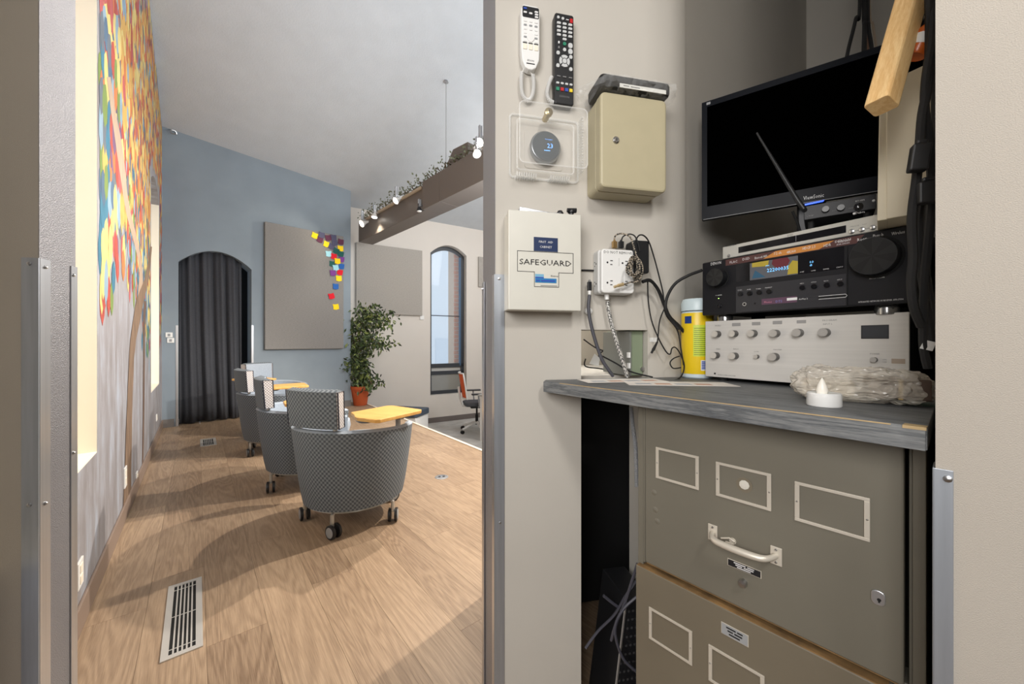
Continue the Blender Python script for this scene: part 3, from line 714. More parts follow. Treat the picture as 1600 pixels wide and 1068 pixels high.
while z < 4.3:
    u = -.9+(rows % 2)*.05
    while u < LN-.05:
        uu = u+random.uniform(-.02, .02); zz = z+random.uniform(-.035, .035); lb = lowbound(uu)
        wd = random.uniform(.085, .115)*(1.2 if uu < 1.2 else .8); ht = random.uniform(.16, .23)*(1.05 if uu < 1.2 else .78)
        p = 1 if zz > lb+.5 else max(.16, (zz-lb)/.5+.2) if zz > lb else 0
        blocked = (uw2a-.05 < uu+wd/2 and uu-wd/2 < uw2b+.03 and zz-ht/2 < zt2+.15) or (uu-wd/2 < uw1b+.004 and zz-ht/2 < 2.63)
        if random.random() < p and not blocked and uu+wd/2 < LN-.01 and zz+ht/2 < ceilz(*L_.w(uu)[:2]):
            hgt = zz+random.gauss(0, .25)+ (.25 if 1.0 < uu < 3.4 else -.1)
            pal = (low+['pink', 'sky', 'sky', 'yellow', 'orange'] if uu < .75 else hi) if hgt > 2.35 else mid if hgt > 1.75 else low
            c = random.choice(pal); rt = random.uniform(-.18, .18)
            sh = [(0, -.5), (.40, -.26), (.48, .05), (.36, .32), (.04, .5), (-.36, .32), (-.48, .03), (-.40, -.26)]
            pts = []
            for a, b_ in sh:
                a *= wd*random.uniform(.9, 1.1); b_ *= ht; pts.append((uu+a*cos(rt)-b_*sin(rt), -.0006-.00002*(len(lv.f) % 60), zz+a*sin(rt)+b_*cos(rt)))
            lv.add(pts, [tuple(range(8))], KI[c])
        u += .088 if u < 1.2 else .068
    z += .07; rows += 1
obj('painted_leaves', lv, [paint[k] for k in keys], mu, kind='stuff')
bark = mat('painted bark', sr(126, 104, 86), .75, noise=(8, .45, (6, 1, .6)))
bark2 = mat('painted dark bark', sr(104, 84, 72), .75, noise=(8, .3, (6, 1, .6)))
def strip(name, prof, m, y):
    mb = MB(); vs = []
    for py, xl, xr in prof:
        ul, zl_ = L_.uv(xl, py); ur_, zr_ = L_.uv(xr, py)
        vs += [(ul, y, zl_), (ur_, y, zr_)]
    mb.add(vs, [(2*i, 2*i+1, 2*i+3, 2*i+2) for i in range(len(prof)-1)])
    return obj(name, mb, m, mu)
strip('painted_trunk', [(800, 191.5, 204), (740, 194, 204.5), (680, 196, 205.5), (620, 198.5, 206.5), (560, 201, 209), (530, 203, 212), (500, 207.5, 218.5), (480, 210.5, 222), (465, 213.5, 225), (450, 219.5, 229), (435, 225.5, 232), (410, 230.5, 235), (385, 234, 237)], bark, -.0022)
strip('painted_branch', [(475, 213, 219), (450, 216, 223), (420, 217.5, 222), (400, 214, 219.5), (380, 209, 215.5), (355, 202, 209.5), (330, 196, 203), (300, 191, 198), (270, 186.5, 195.5), (240, 182, 192), (210, 178, 187), (170, 172, 179), (120, 166, 172)], mat('painted pale branch', sr(172, 150, 130), .75, noise=(8, .2, (6, 1, .6))), -.0020)
strip('painted_trunk', [(736, 221.3, 223.2), (650, 222.5, 225.2), (560, 223.5, 226), (500, 223, 226.5), (470, 224.5, 228)], bark2, -.0018)

# ================= tub chairs =================
def uvfix(o, cyl=True):
    me = o.data; uvl = me.uv_layers.new(name='UVMap')
    for p in me.polygons:
        for li in p.loop_indices:
            v = me.vertices[me.loops[li].vertex_index].co
            a = atan2(v.x, -v.y); c = p.center; ca = atan2(c.x, -c.y)
            if a-ca > pi: a -= 2*pi
            if a-ca < -pi: a += 2*pi
            uvl.data[li].uv = (a*.33, v.z)
def arcshell(r0b, r0t, r1b, r1t, z0, zt, a0, a1, n, mi=(0, 1, 2), rows=6):
    """curved wall: outer radius r0, inner r1, from z0 to zt(a); angle 0 = back (-y)"""
    mb = MB(); vs = []
    for i in range(n+1):
        a = a0+(a1-a0)*i/n; sx, sy = sin(a), -cos(a); z1 = zt(a) if callable(zt) else zt
        col = []
        for j in range(rows+1):
            t = j/rows; r = r0b+(r0t-r0b)*(t**.8); col.append((sx*r, sy*r, z0+(z1-z0)*t))
        col.append((sx*((r0t+r1t)/2), sy*((r0t+r1t)/2), z1+.012))
        for j in range(rows, -1, -1):
            t = j/rows; r = r1b+(r1t-r1b)*t; col.append((sx*r, sy*r, z0+(z1-z0)*t))
        vs += col
    m = 2*rows+3; mb.add(vs, [])
    for i in range(n):
        for j in range(m-1):
            mb.f.append((i*m+j, (i+1)*m+j, (i+1)*m+j+1, i*m+j+1)); mb.m.append(mi[0] if j < rows else mi[1] if j < rows+2 else mi[2])
        mb.f.append((i*m+m-1, (i+1)*m+m-1, (i+1)*m, i*m)); mb.m.append(mi[0])
    mb.f.append(tuple(range(m))); mb.m.append(mi[1]); mb.f.append(tuple(range(n*m+m-1, n*m-1, -1))); mb.m.append(mi[1])
    return mb
chrome = mat('silver painted metal', sr(190, 188, 182), .35, .6)
def tub_chair():
    e = bpy.data.objects.new('tub_chair', None); C.objects.link(e); e.empty_display_size = .1
    zt = lambda a: .555+.018*cos(a)
    o = obj('tub_shell', arcshell(.280, .338, .240, .293, .139, zt, -radians(128), radians(128), 48, (0, 1, 2)), [M['weave'], M['fabric_l'], M['fabric_l']], e, True); uvfix(o)
    o = obj('seat_cushion', MB().lathe([(.20, .30), (.245, .33), (.262, .40), (.255, .44), (.22, .462), (0, .468)], 36, (0, .03, 0)), M['fabric_l'], e, True)
    obj('base_ring', MB().lathe([(.05, .105), (.21, .105), (.238, .112), (.268, .128), (.262, .139), (0, .139)], 40), chrome, e, True)
    def back(dr, z0, z1, a, m, nm):
        sh_ = arcshell(.335+dr, .35+dr, .275+dr, .285+dr, z0, z1, -a, a, 16, m); sh_.v = [(x, y+dr, z) for x, y, z in sh_.v]
        return obj(nm, sh_, [M['weave'], M['fabric_l'], M['weave_l']], e, True)
    o = back(.22, .595, .79, radians(17.5), (0, 0, 1), 'backrest'); uvfix(o)
    for s in (-1, 1):      # end caps in the pale weave, edged with dark piping
        a = s*radians(17.7); mb = MB(); sx, sy = sin(a), -cos(a); t = Vector((cos(a)*s, sin(a)*s, 0))*.008
        q = [Vector((sx*(r+.22), sy*(r+.22)+.22, z))+t for r, z in ((.334, .598), (.349, .79), (.286, .79), (.277, .598))]
        q2 = [p-t for p in q]
        cap = obj('end_panel', mb.add(q+q2, [(0, 1, 2, 3), (7, 6, 5, 4)]+[(i, i+4, (i+1) % 4+4, (i+1) % 4) for i in range(4)]), M['weave_l'], o)
        ul = cap.data.uv_layers.new(name='UVMap')
        for lp in cap.data.loops: v = cap.data.vertices[lp.vertex_index].co; ul.data[lp.index].uv = (hypot(v.x, v.y), v.z)
        obj('piping', MB().tube(q+[q[0]], .0035, 6), M['piping'], o)
    for s in (-1, 1):
        a = s*radians(24); obj('back_post', MB().tube([(sin(a)*.311, -cos(a)*.311, .50), (sin(a)*.306, -cos(a)*.306, .63)], .012, 8), chrome, e, True)
    tp = [(.05, -.09), (.12, -.14), (.17, -.19), (.2, -.205), (.33, -.215), (.35, -.2), (.40, .10), (.385, .13), (.13, .19), (.1, .17)]
    obj('tablet', MB().prismz(tp, .622, .642), M['beech'], e, bev=.004)
    obj('tablet_bracket', MB().box(.12, .34, -.02, .02, .604, .6215).lathe([(.04, .596), (.055, .604), (.055, .6215)], 20, (.17, -.1, 0)), M['greyp'], e)
    obj('tablet_post', MB().tube([(.312, .0, .52), (.312, .0, .605)], .014, 10), M['greyp'], e, True)
    wheel = None
    for k in range(5):
        a = radians(-72+72*k-0); x, y = .275*cos(a), .275*sin(a)
        cst = obj('caster', MB().tube([(x*.86, y*.86, .135), (x, y, .12), (x, y, .062)], .011, 8), chrome, e, True)
        sw = a+1.1+k; dx, dy = cos(sw), sin(sw)
        for s in (-1, 1):
            c = Vector((x-dy*.018*s+dx*.012, y+dx*.018*s+dy*.012, .0385))
            ax = Vector((-dy*s, dx*s, 0))
            obj('wheel', MB().tube([c-ax*.008, c-ax*.006, c+ax*.006, c+ax*.0075], [.035, .038, .038, .034], 22), M['black'], cst, True)
            obj('hub_cap', MB().tube([c+ax*.0074, c+ax*.010], [.028, .026], 18), M['greyp'], cst, True)
    return e
def copy_tree(o, parent=None):
    c = o.copy(); C.objects.link(c)
    if parent: c.parent = parent; c.matrix_parent_inverse = o.matrix_parent_inverse
    for ch in list(o.children): copy_tree(ch, c)
    return c
chairs = [(-.955, 2.30, -20, 'grey weave tub chair nearest the doorway, with yellow tablet beside the floor outlet'),
          (-1.545, 2.88, -50, 'grey weave tub chair second from the doorway, its pale backrest end showing'),
          (-2.30, 3.72, -40, 'grey weave tub chair third from the doorway, partly behind the second'),
          (-2.78, 4.42, -112, 'farthest grey tub chair, turned sideways next to the curtained doorway')]
proto = tub_chair()
cl = [proto]+[copy_tree(proto) for _ in chairs[1:]]
for o, (x, y, a, lab) in zip(cl, chairs):
    o.location = (x, y, 0.0); o.rotation_euler = (0, 0, radians(a)); tag(o, lab, 'chair', 'tub chairs on the oak stage')

# navy topped bench beside the stage
zc = CZ
bx = Fr(-1.62, 5.78, -.25, zc); e = bx.empty('low_bench', 'low bench with navy cushion just beyond the stage edge', 'bench')
obj('base', MB().box(-.27, .27, -.2, .2, .0, .47), M['white'], e, bev=.01); obj('cushion', MB().prismz(rr(-.29, .29, -.22, .22, .05), .472, .56), mat('navy vinyl cushion', sr(62, 74, 88), .6), e, bev=.012)

# ---- potted ficus
px0, py0 = P(563, 534, 6.30)[:2]
e = Fr(px0, py0, 0, 0).empty('potted_ficus', 'tall leafy ficus in a terracotta pot at the end of the blue wall', 'plant')
obj('pot', MB().lathe([(.10, 0), (.105, .005), (.145, .27), (.158, .27), (.16, .32), (.145, .32), (.14, .28), (.0, .28)], 28), mat('terracotta', sr(196, 92, 48), .75), e, True)
obj('soil', MB().lathe([(.139, .281), (0, .29)], 20), mat('soil', sr(60, 44, 34), .95), e)
st = MB(); fol = MB(); random.seed(11)
top = [(.0, 0, .28), (.03, 0, .7), (-.02, .02, 1.1), (.06, -.02, 1.45), (.18, -.05, 1.66)]
stems = [top, [(.03, .02, .28), (-.02, 0, .8), (.05, 0, 1.25), (.25, 0, 1.5), (.4, -.03, 1.35)], [(0, 0, .6), (-.1, 0, 1.0), (-.14, -.05, 1.42)], [(.0, 0, .3), (.12, -.06, .5), (.24, -.1, .32)], [(0, 0, .9), (.2, -.05, 1.1), (.36, -.1, 1.0)], [(-.02, 0, .55), (-.1, -.05, .75), (-.18, -.08, .68)]]
for s_ in stems: st.tube(smoothpath(s_, 5), .009, 6)
for s_ in stems:
    P_ = smoothpath(s_, 8)
    for i, p in enumerate(P_):
        if p.z < .36 and s_ is not stems[3]: continue
        nL = 17
        for k in range(nL):
            sp = .15 if p.z > .95 else .09
            c = p+Vector((random.gauss(0, sp), random.gauss(0, .07), random.gauss(0, .05))); c.y = min(c.y, .13)
            d = Vector((random.uniform(-.8, .8), random.uniform(-.7, .4), random.uniform(-1.3, .1))).normalized(); s = d.cross(Vector((random.uniform(-1, 1), -1, random.uniform(-.3, .6)))).normalized(); l = random.uniform(.06, .10); n = s.cross(d)*.006
            fol.add([c, c+d*l*.45+s*l*.2+n, c+d*l, c+d*l*.45-s*l*.2+n], [(0, 1, 2), (0, 2, 3)], random.choice((0, 0, 1, 2)))
obj('stem', st, mat('ficus bark', sr(110, 90, 64), .8), e, True)
obj('leaves', fol, [mat('ficus leaf', sr(66, 84, 44), .5), mat('light ficus leaf', sr(122, 136, 74), .5), mat('dark ficus leaf', sr(42, 54, 34), .45)], e, kind='stuff')

# ---- orange office chair and desk on the lower floor
ox, oy = P(745, 534, 6.7)[:2]
e = Fr(ox, oy, radians(-75), CZ).empty('office_chair', 'white framed office chair with an orange mesh back on the lower floor', 'chair')
wp = mat('white office chair frame', sr(226, 226, 224), .4)
for k in range(5):
    a = radians(72*k+10); d = Vector((cos(a), sin(a), 0))
    lg = obj('base_leg', MB().tube([d*.03+Vector((0, 0, .16)), d*.18+Vector((0, 0, .11)), d*.31+Vector((0, 0, .075))], [.028, .022, .018], 8), wp, e, True)
    obj('caster', MB().tube([d*.31+Vector((-d.y*.022, d.x*.022, .03)), d*.31+Vector((d.y*.022, -d.x*.022, .03))], .030, 16), M['blackm'], lg, True)
obj('gas_lift', MB().lathe([(.026, .12), (.026, .30), (.017, .30), (.017, .43)], 16), M['blackm'], e, True)
obj('mechanism', MB().box(-.10, .10, -.12, .08, .42, .46), M['black'], e, bev=.01)
obj('seat', MB().prismz(rr(-.235, .235, -.23, .24, .08), .47, .53), mat('dark grey seat fabric', sr(74, 76, 80), .9), e, bev=.02)
om = mat('orange mesh', sr(226, 96, 44), .8, noise=(60, .1)); bk = MB(); vs = []
for j in range(9):
    t = j/8; z = .60+.44*t; w = .19+.04*sin(pi*t*.8)
    for i in range(7): s = -1+i/3; vs.append((s*w, -.25-.07*t+.05*s*s, z))
bk.add(vs, [(j*7+i, j*7+i+1, (j+1)*7+i+1, (j+1)*7+i) for j in range(8) for i in range(6)]); o = obj('back_mesh', bk, om, e, True); o.modifiers.new('s', 'SOLIDIFY').thickness = .012
ring = [vs[j*7] for j in range(9)]+[vs[8*7+i] for i in range(1, 7)]+[vs[j*7+6] for j in range(7, -1, -1)]+[vs[i] for i in range(5, -1, -1)]
obj('back_frame', MB().tube(ring, .014, 8), wp, e, True)
obj('spine', MB().tube([(0, -.02, .44), (0, -.24, .46), (0, -.30, .60), (0, -.32, .8)], .022, 8), wp, e, True)
for s in (-1, 1):
    obj('arm_post', MB().tube([(s*.2, 0, .46), (s*.28, 0, .48), (s*.29, -.02, .68)], .015, 8), M['greyp'], e, True)
    obj('arm_pad', MB().box(s*.29-.04, s*.29+.04, -.14, .12, .68, .705), M['black'], e, bev=.01)
tx, ty = P(772, 534, 6.25)[:2]
e = Fr(tx+.15, ty-.05, radians(-20), CZ).empty('desk', 'grey topped desk at the orange office chair, cut off by the door jamb', 'table')
obj('top', MB().box(-.32, .6, -.3, .35, .715, .74), mat('grey laminate', sr(168, 168, 166), .5), e, bev=.003)
for sx in (-.27, .55):
    for sy in (-.25, .3): obj('leg', MB().box(sx-.02, sx+.02, sy-.02, sy+.02, 0, .714), wp, e)
# ================= things on the doorway wall =================
def wallbox(fr, x0, x1, yt, yb, off):
    """front face given in the wall frame by its corners; returns u0,u1,z0,z1"""
    u0, za = fr.uv(x0, yb, -off); u1, zb = fr.uv(x1, yt, -off); return u0, u1, za, zb
def oval(cx, cz, rx, rz, n=14): return [(cx+rx*cos(2*pi*k/n), cz+rz*sin(2*pi*k/n)) for k in range(n)]

# ---- white remote
u0, z0 = A.uv(814.5, 106, -.024); u1, z1 = A.uv(843.5, 11, -.024)
f = A.sub((u0+u1)/2, 0, z0); w = u1-u0; h = z1-z0; X = w/2
e = f.empty('remote_control', 'white remote control hanging high on the wall left of the black one', 'remote')
obj('body', MB().prismy([(-X*.55, .004), (-X*.2, 0), (X*.2, 0), (X*.6, .006), (X*.95, h*.16), (X, h*.3), (X, h-.012), (X*.8, h), (-X*.8, h), (-X, h-.012), (-X, h*.3), (-X*.9, h*.14)], -.024, -.003), M['white'], e, bev=.003)
obj('dark_top', MB().prismy(rr(-X*.88, X*.9, h*.80, h*.97, .004), -.0247, -.0238), M['black'], e)
rows = [(-.6, .93, 'blue'), (.6, .90, 'printw'), (-.6, .87, 'printw'), (0, .865, 'printw'), (.62, .86, 'printw'), (.62, .82, 'printw')]
for a, b_, c in rows: obj('button', MB().prismy(rr(a*X-.0045, a*X+.0045, b_*h-.0022, b_*h+.0022, .0018, 2), -.0262, -.0245), M[c], e)
me = None
for r_ in range(6):
    for k in (-1, 0, 1):
        o = obj('button', MB().prismy(rr(-.004, .004, -.0018, .0018, .0015, 2), -.0256, -.0238), M['greyp'] if r_ % 3 == 1 else M['white'], e); o.location = (k*X*.58, 0, h*(.74-.062*r_))
obj('ring_button', MB().prismy(oval(0, h*.50, .011, .012), -.0258, -.0238), M['white'], e, bev=.001)
for k in (-1, 0, 1):
    obj('button', MB().prismy(rr(k*X*.6-.0055, k*X*.6+.0055, h*.30, h*.385, .002, 2), -.0258, -.0238), M['cream'], e, bev=.0006)
    obj('band', MB().box(k*X*.6-.0058, k*X*.6+.0058, -.0246, -.0238, h*.395, h*.41), M['print'], e)
text('EPSON', e, 0, h*.135, -.0248, X*.7, M['print'])
obj('label_bar', MB().box(-X*.45, X*.45, -.0245, -.0238, h*.08, h*.095), M['print'], e)
def cq(fr, pts, off=-.014): return [(*(lambda q: (q[0], off))(fr.uv(x, y, off)), fr.uv(x, y, off)[1]) for x, y in pts]
def coilcord(name, lab, pts, off=-.014):
    f = A.px(pts[0][0], pts[0][1], off)
    P3 = [Vector(A.w(*[A.uv(x, y, off)[0], off, A.uv(x, y, off)[1]])) for x, y in pts]
    o = obj(name, coil([p-Vector((f.ox, f.oy, f.z)) for p in P3], .0046, .0013, .0034), M['white'], smooth=True); o.location = (f.ox, f.oy, f.z)
    return tag(o, lab, 'cord')
coilcord('coiled_cord', 'white coiled tether cord looping below the white remote', [(815.5, 113), (814.5, 128), (816, 146), (822, 156), (829, 155), (833.5, 143), (834, 128), (832.5, 116)])
coilcord('coiled_cord', 'white coiled tether cord behind the foot of the black remote', [(862, 120), (857, 134), (855, 148), (859, 157), (866, 161)])
f = A.px(820, 106, -.012)
loopp = [Vector(A.w(A.uv(x, y, -.013)[0], -.013, A.uv(x, y, -.013)[1]))-Vector((f.ox, f.oy, f.z)) for x, y in ((815.5, 115), (819, 106), (825, 106), (829, 113), (832.5, 117))]
o = obj('cord_loop', MB().tube(smoothpath(loopp, 5), .0009, 5), M['white'], smooth=True); o.location = (f.ox, f.oy, f.z); tag(o, 'thin white cord loop at the foot of the white remote', 'cord')

# ---- black remote
u0, z0 = A.uv(867, 161, -.026); u1, z1 = A.uv(896.5, 24.5, -.026)
f = A.sub((u0+u1)/2, 0, z0); w = u1-u0; h = z1-z0; X = w/2
e = f.empty('remote_control', 'long black remote control with coloured buttons on the wall', 'remote')
obj('body', MB().prismy(rr(-X, X, 0, h, .006), -.026, -.003), M['black'], e, bev=.0025)
def btn(a, b_, m, rx=.0055, rz=.003, sq=False, par=e):
    p = rr(a*X-rx, a*X+rx, b_*h-rz, b_*h+rz, min(rx, rz)*.8, 2) if not sq else rr(a*X-rx, a*X+rx, b_*h-rz, b_*h+rz, .0005, 1)
    return obj('button', MB().prismy(p, -.0282, -.0258), m, par)
lg = mat('light grey button', sr(196, 198, 198), .5)
btn(-.66, .945, lg, .0035, .0035); btn(-.18, .94, lg, .0035, .0035); btn(.30, .935, M['printw'], .004, .001); btn(.72, .93, M['red'], .0038, .0055, True)
for r_ in range(4):
    for k in (-1, 0, 1): btn(k*.6, .885-.043*r_, lg)
btn(0, .715, lg); btn(-.6, .67, M['printw'], .002, .003, True); btn(-.6, .615, M['printg'], .002, .003, True); btn(0, .665, M['green'], .0045, .0045); btn(0, .60, lg, .0042, .0045)
btn(.62, .655, lg, .006, .0068); btn(.62, .59, lg, .006, .0068)
btn(-.68, .555, lg, .0045, .005); btn(.66, .53, lg, .0045, .005); btn(-.7, .415, lg, .0045, .005); btn(.66, .395, lg, .0045, .005)
for k in range(4):
    a0 = pi/4+pi/2*k+.12; a1 = a0+pi/2-.24; R0, R1 = .0075, .0145; cx, cz = -.0, .475*h
    pts = [(cx+R1*cos(a0+(a1-a0)*t/6), cz+R1*1.08*sin(a0+(a1-a0)*t/6)) for t in range(7)]+[(cx+R0*cos(a1-(a1-a0)*t/6), cz+R0*1.08*sin(a1-(a1-a0)*t/6)) for t in range(7)]
    obj('ring_button', MB().prismy(pts, -.028, -.0258), lg, e)
btn(0, .475, lg, .0055, .006)
for k in (-1, 0, 1): btn(k*.62, .30, M['printg'], .0048, .0014)
for k, c in zip((-.72, -.25, .22, .68), ('green', 'red', 'blue', 'yellow')): btn(k, .225, lg, .0042, .0026); btn(k, .16, M[c], .0042, .0042, True)
text('DENON', e, 0, .085*h, -.0266, X*1.0, M['printg'])

# ---- thermostat in its clear lock box
ub0, zt_ = A.uv(796, 179, 0); ub1, zb_ = A.uv(902, 287, 0)
f = A.sub((ub0+ub1)/2, 0, zb_); X = (ub1-ub0)/2; h = zt_-zb_; D = .072
e = f.empty('thermostat_guard', 'clear plastic lock box covering the round thermostat', 'thermostat cover')
clear = bpy.data.materials.new('clear acrylic'); clear.use_nodes = True
nt = clear.node_tree; pb = nt.nodes['Principled BSDF']; pb.inputs['Base Color'].default_value = (.95, .96, .94, 1); pb.inputs['Roughness'].default_value = .06
pb.inputs['Alpha'].default_value = .10; pb.inputs['Specular IOR Level'].default_value = .8
clear2 = clear.copy(); clear2.name = 'clear acrylic edge'; clear2.node_tree.nodes['Principled BSDF'].inputs['Alpha'].default_value = .28; clear2.node_tree.nodes['Principled BSDF'].inputs['Roughness'].default_value = .2
ins = .010; t_ = .003
n_ = 5; o0 = rr(-X, X, 0, h, .010, n_); o1 = rr(-X+ins, X-.002, .008, h-.006, .012, n_)
mb = MB(); k_ = len(o0)
mb.add([(x, -.002, z) for x, z in o0]+[(x, -D, z) for x, z in o1], [(i, (i+1) % k_, (i+1) % k_+k_, i+k_) for i in range(k_)])
mb.add([(x, -D, z) for x, z in o1], [tuple(range(k_))])
obj('cover', mb, clear, e)
rim = [(x, -D, z) for x, z in o1]; obj('front_rim', MB().tube(rim+[rim[0]], .0017, 6, cap=False), clear2, e, True)
rim = [(x, -.004, z) for x, z in o0]; obj('base_rim', MB().tube(rim+[rim[0]], .003, 6, cap=False), clear2, e, True)
rim = [(x*.82, -.016, h*.5+(z-h*.5)*.80) for x, z in o0]; obj('inner_rim', MB().tube(rim+[rim[0]], .002, 6, cap=False), clear2, e, True)
mb = MB()
for i in range(9):
    for s in (0, 1): xx = (-X+.012+i*.0062) if s == 0 else (.008+i*.0062); mb.box(xx, xx+.0030, -.030, -.006, -.007, .004)
obj('vent_teeth', mb, clear2, e, kind='stuff')
mb = MB()
for i in range(20): mb.box(X-.006, X-.001, -.045, -.02, .014+i*.0072, .0172+i*.0072)
obj('side_vents', mb, clear2, e, kind='stuff')
ux, uz = A.uv(857, 176, -.05); lx, lz = ux-(ub0+ub1)/2, uz-zb_
lk = obj('lock', MB().lathe([(.008, .02), (.008, .046), (.0105, .047), (.0105, .054), (.008, .056), (0, .056)], 20, (lx, 0, lz), axis='y'), mat('brass lock', sr(190, 172, 130), .3, .9), e, True)
obj('keyway', MB().box(lx-.001, lx+.001, -.0568, -.0558, lz-.004, lz+.004), M['black'], lk)
tx_, tz_ = A.uv(853, 229, -.022); f = A.sub(tx_, 0, tz_)
e = f.empty('thermostat', 'round grey thermostat showing 23 inside the clear box', 'thermostat')
obj('body', MB().lathe([(.036, 0), (.0385, .004), (.041, .012), (.0415, .020), (.039, .0235), (.037, .0245)], 48, axis='y'), mat('satin steel ring', sr(150, 154, 158), .3, .8), e, True)
face = obj('face', MB().lathe([(.0375, .0240), (.0365, .0253), (0, .0258)], 48, axis='y'), mat('dark glass dial', sr(74, 80, 84), .12), e, True)
bl = mat('lit blue digits', sr(90, 150, 230), .5, emit=(sr(110, 170, 255), 1.6))
text('23', face, .010, .001, -.0262, .015, bl); text('COOLING', face, .006, .017, -.0262, .020, bl, .0024)
obj('scale_mark', MB().box(-.006, .010, -.0264, -.0258, -.0125, -.0110), bl, face)
obj('wall_plate', MB().prismy(rr(-.052, .052, -.05, .05, .008), -.0015, -.0004), M['wall_a'], e)

# ---- key cabinet
def beigebox():
    off = .085; u0, z0 = A.uv(939, 288, -off); u1, z1 = A.uv(1041.5, 157, -off)
    z0 = (A.uv(939, 288, -off)[1]+A.uv(1041, 303, -off)[1])/2; z1 = (A.uv(947, 143, -off)[1]+A.uv(1041, 158, -off)[1])/2
    f = A.sub((u0+u1)/2, 0, z0); X = (u1-u0)/2; h = z1-z0
    bg = mat('beige enamel', sr(180, 171, 142), .38, noise=(30, .02))
    e = f.empty('key_cabinet', 'beige metal key cabinet with rounded corners on the wall', 'key cabinet')
    obj('body', MB().prismy(rr(-X, X, 0, h, .013), -.052, 0), bg, e, bev=.002)
    d = obj('door', MB().prismy(rr(-X-.0005, X+.0005, -.001, h+.001, .013), -off, -.0535), bg, e, bev=.005)
    ul, zl_ = A.uv(962, 219, -off); x, z = ul-(u0+u1)/2, zl_-z0
    l = obj('lock', MB().lathe([(.0085, off-.001), (.0085, off+.003), (.0065, off+.005), (0, off+.005)], 24, (x, 0, z), axis='y'), M['screw'], d, True)
    obj('keyhole', MB().box(x-.001, x+.001, -off-.0056, -off-.0048, z-.004, z+.003), M['black'], l)
    return f, X, h
fk, Xk, hk = beigebox()
# black modem in a plastic bag on top
zt_ = fk.z+hk+.0012
f = Fr(fk.ox, fk.oy, A.a, zt_)
e = f.empty('bagged_modem', 'black rounded set-top box in a clear plastic bag on top of the key cabinet', 'device')
bx0, bx1 = -Xk-.006, Xk+.005
obj('housing', MB().prismz(rr(bx0, bx1, -.098, -.012, .012), .004, .038), M['blackm'], e, bev=.008)
tl = -.105
obj('label', MB().box(bx0+.05, bx1-.016, -.0990, -.0975, .006, .016), mat('white paper label', sr(226, 226, 220), .6), e)
obj('print_line', MB().box(bx0+.06, bx0+.075, -.0993, -.099, .010, .012).box(bx0+.08, bx0+.105, -.0993, -.099, .0095, .0115), M['printg'], e)
film = bpy.data.materials.new('clear plastic film'); film.use_nodes = True; pb = film.node_tree.nodes['Principled BSDF']
pb.inputs['Base Color'].default_value = (.92, .93, .92, 1); pb.inputs['Alpha'].default_value = .13; pb.inputs['Roughness'].default_value = .16; pb.inputs['Specular IOR Level'].default_value = 1
random.seed(5); bm = bmesh.new(); nx_, ny_ = 34, 18; grid = []
for i in range(nx_+1):
    col = []
    for j in range(ny_+1):
        a = 2*pi*j/ny_; s = i/nx_; x = bx0-.045+(bx1-bx0+.075)*s
        taper = min(1, .16+((s)/.24)**.8) if s < .24 else min(1, .25+((1-s)/.12)) if s > .88 else 1
        y = -.055+.053*taper*cos(a)*1.04; z = .021-(.006 if s < .2 else 0)+.023*taper*sin(a)+(.5-min(s, .3)/.3*.5)*-.012
        jz = random.uniform(-.0035, .0035); col.append(bm.verts.new((x+jz, y+random.uniform(-.003, .003), max(z+jz, .001) if bx0 < x < bx1 else z+jz)))
    grid.append(col)
for i in range(nx_):
    for j in range(ny_): bm.faces.new((grid[i][j], grid[i+1][j], grid[i+1][(j+1) % ny_], grid[i][(j+1) % ny_]))
me = bpy.data.meshes.new('plastic_bag'); bm.to_mesh(me); bm.free(); me.materials.append(film); o = bpy.data.objects.new('plastic_bag', me); C.objects.link(o); o.parent = e

# ---- first aid cabinet
off = .062; u0 = A.uv(794.5, 400, -off)[0]; u1 = A.uv(908, 400, -off)[0]
z1 = (A.uv(796, 327, -off)[1]+A.uv(908, 335.5, -off)[1])/2; z0 = (A.uv(794, 483.5, -off)[1]+A.uv(908, 485.5, -off)[1])/2
fa = A.sub((u0+u1)/2, 0, z0); X = (u1-u0)/2; h = z1-z0
enamel = mat('off white enamel', sr(214, 212, 202), .42, noise=(20, .02))
e = fa.empty('first_aid_cabinet', 'white metal first aid cabinet with SAFEGUARD lettering on the wall', 'first aid cabinet')
obj('body', MB().box(-X+.001, X-.001, -.050, 0, .001, h-.001), enamel, e, bev=.002)
dr = obj('door', MB().box(-X, X, -off, -.0508, 0, h), enamel, e, bev=.002)
def fd(px_, py_): u, z = fa.uv(px_, py_, -off-.0003); return u, z
def mid(x, ya, yb): return (fd(x, ya)[1]+fd(x, yb)[1])/2
ax0, ax1 = fd(834, 380)[0], fd(871.5, 380)[0]; az0 = mid(853, 392.5, 393); az1 = fd(853, 371)[1]
obj('blue_label', MB().box(ax0, ax1, -off-.0008, -off, az0, az1), mat('navy label', sr(12, 40, 84), .5), dr)
text('FIRST  AID', dr, (ax0+ax1)/2, az0+(az1-az0)*.68, -off-.0011, (ax1-ax0)*.58, M['printw'], .0052)
text('CABINET', dr, (ax0+ax1)/2, az0+(az1-az0)*.32, -off-.0011, (ax1-ax0)*.5, M['printw'], .0052)
cx0, cx1 = fd(808.5, 400)[0], fd(895.5, 400)[0]; cz0, cz1 = fd(850, 425)[1], fd(850, 393.5)[1]
lx0, lx1 = fd(835, 430)[0], fd(873, 430)[0]; lz0 = fd(853, 448)[1]
pth = [(cx0, cz1), (cx1, cz1), (cx1, cz0), (lx1, cz0), (lx1, lz0), (lx0, lz0), (lx0, cz0), (cx0, cz0)]
ln = MB(); t_ = .0006
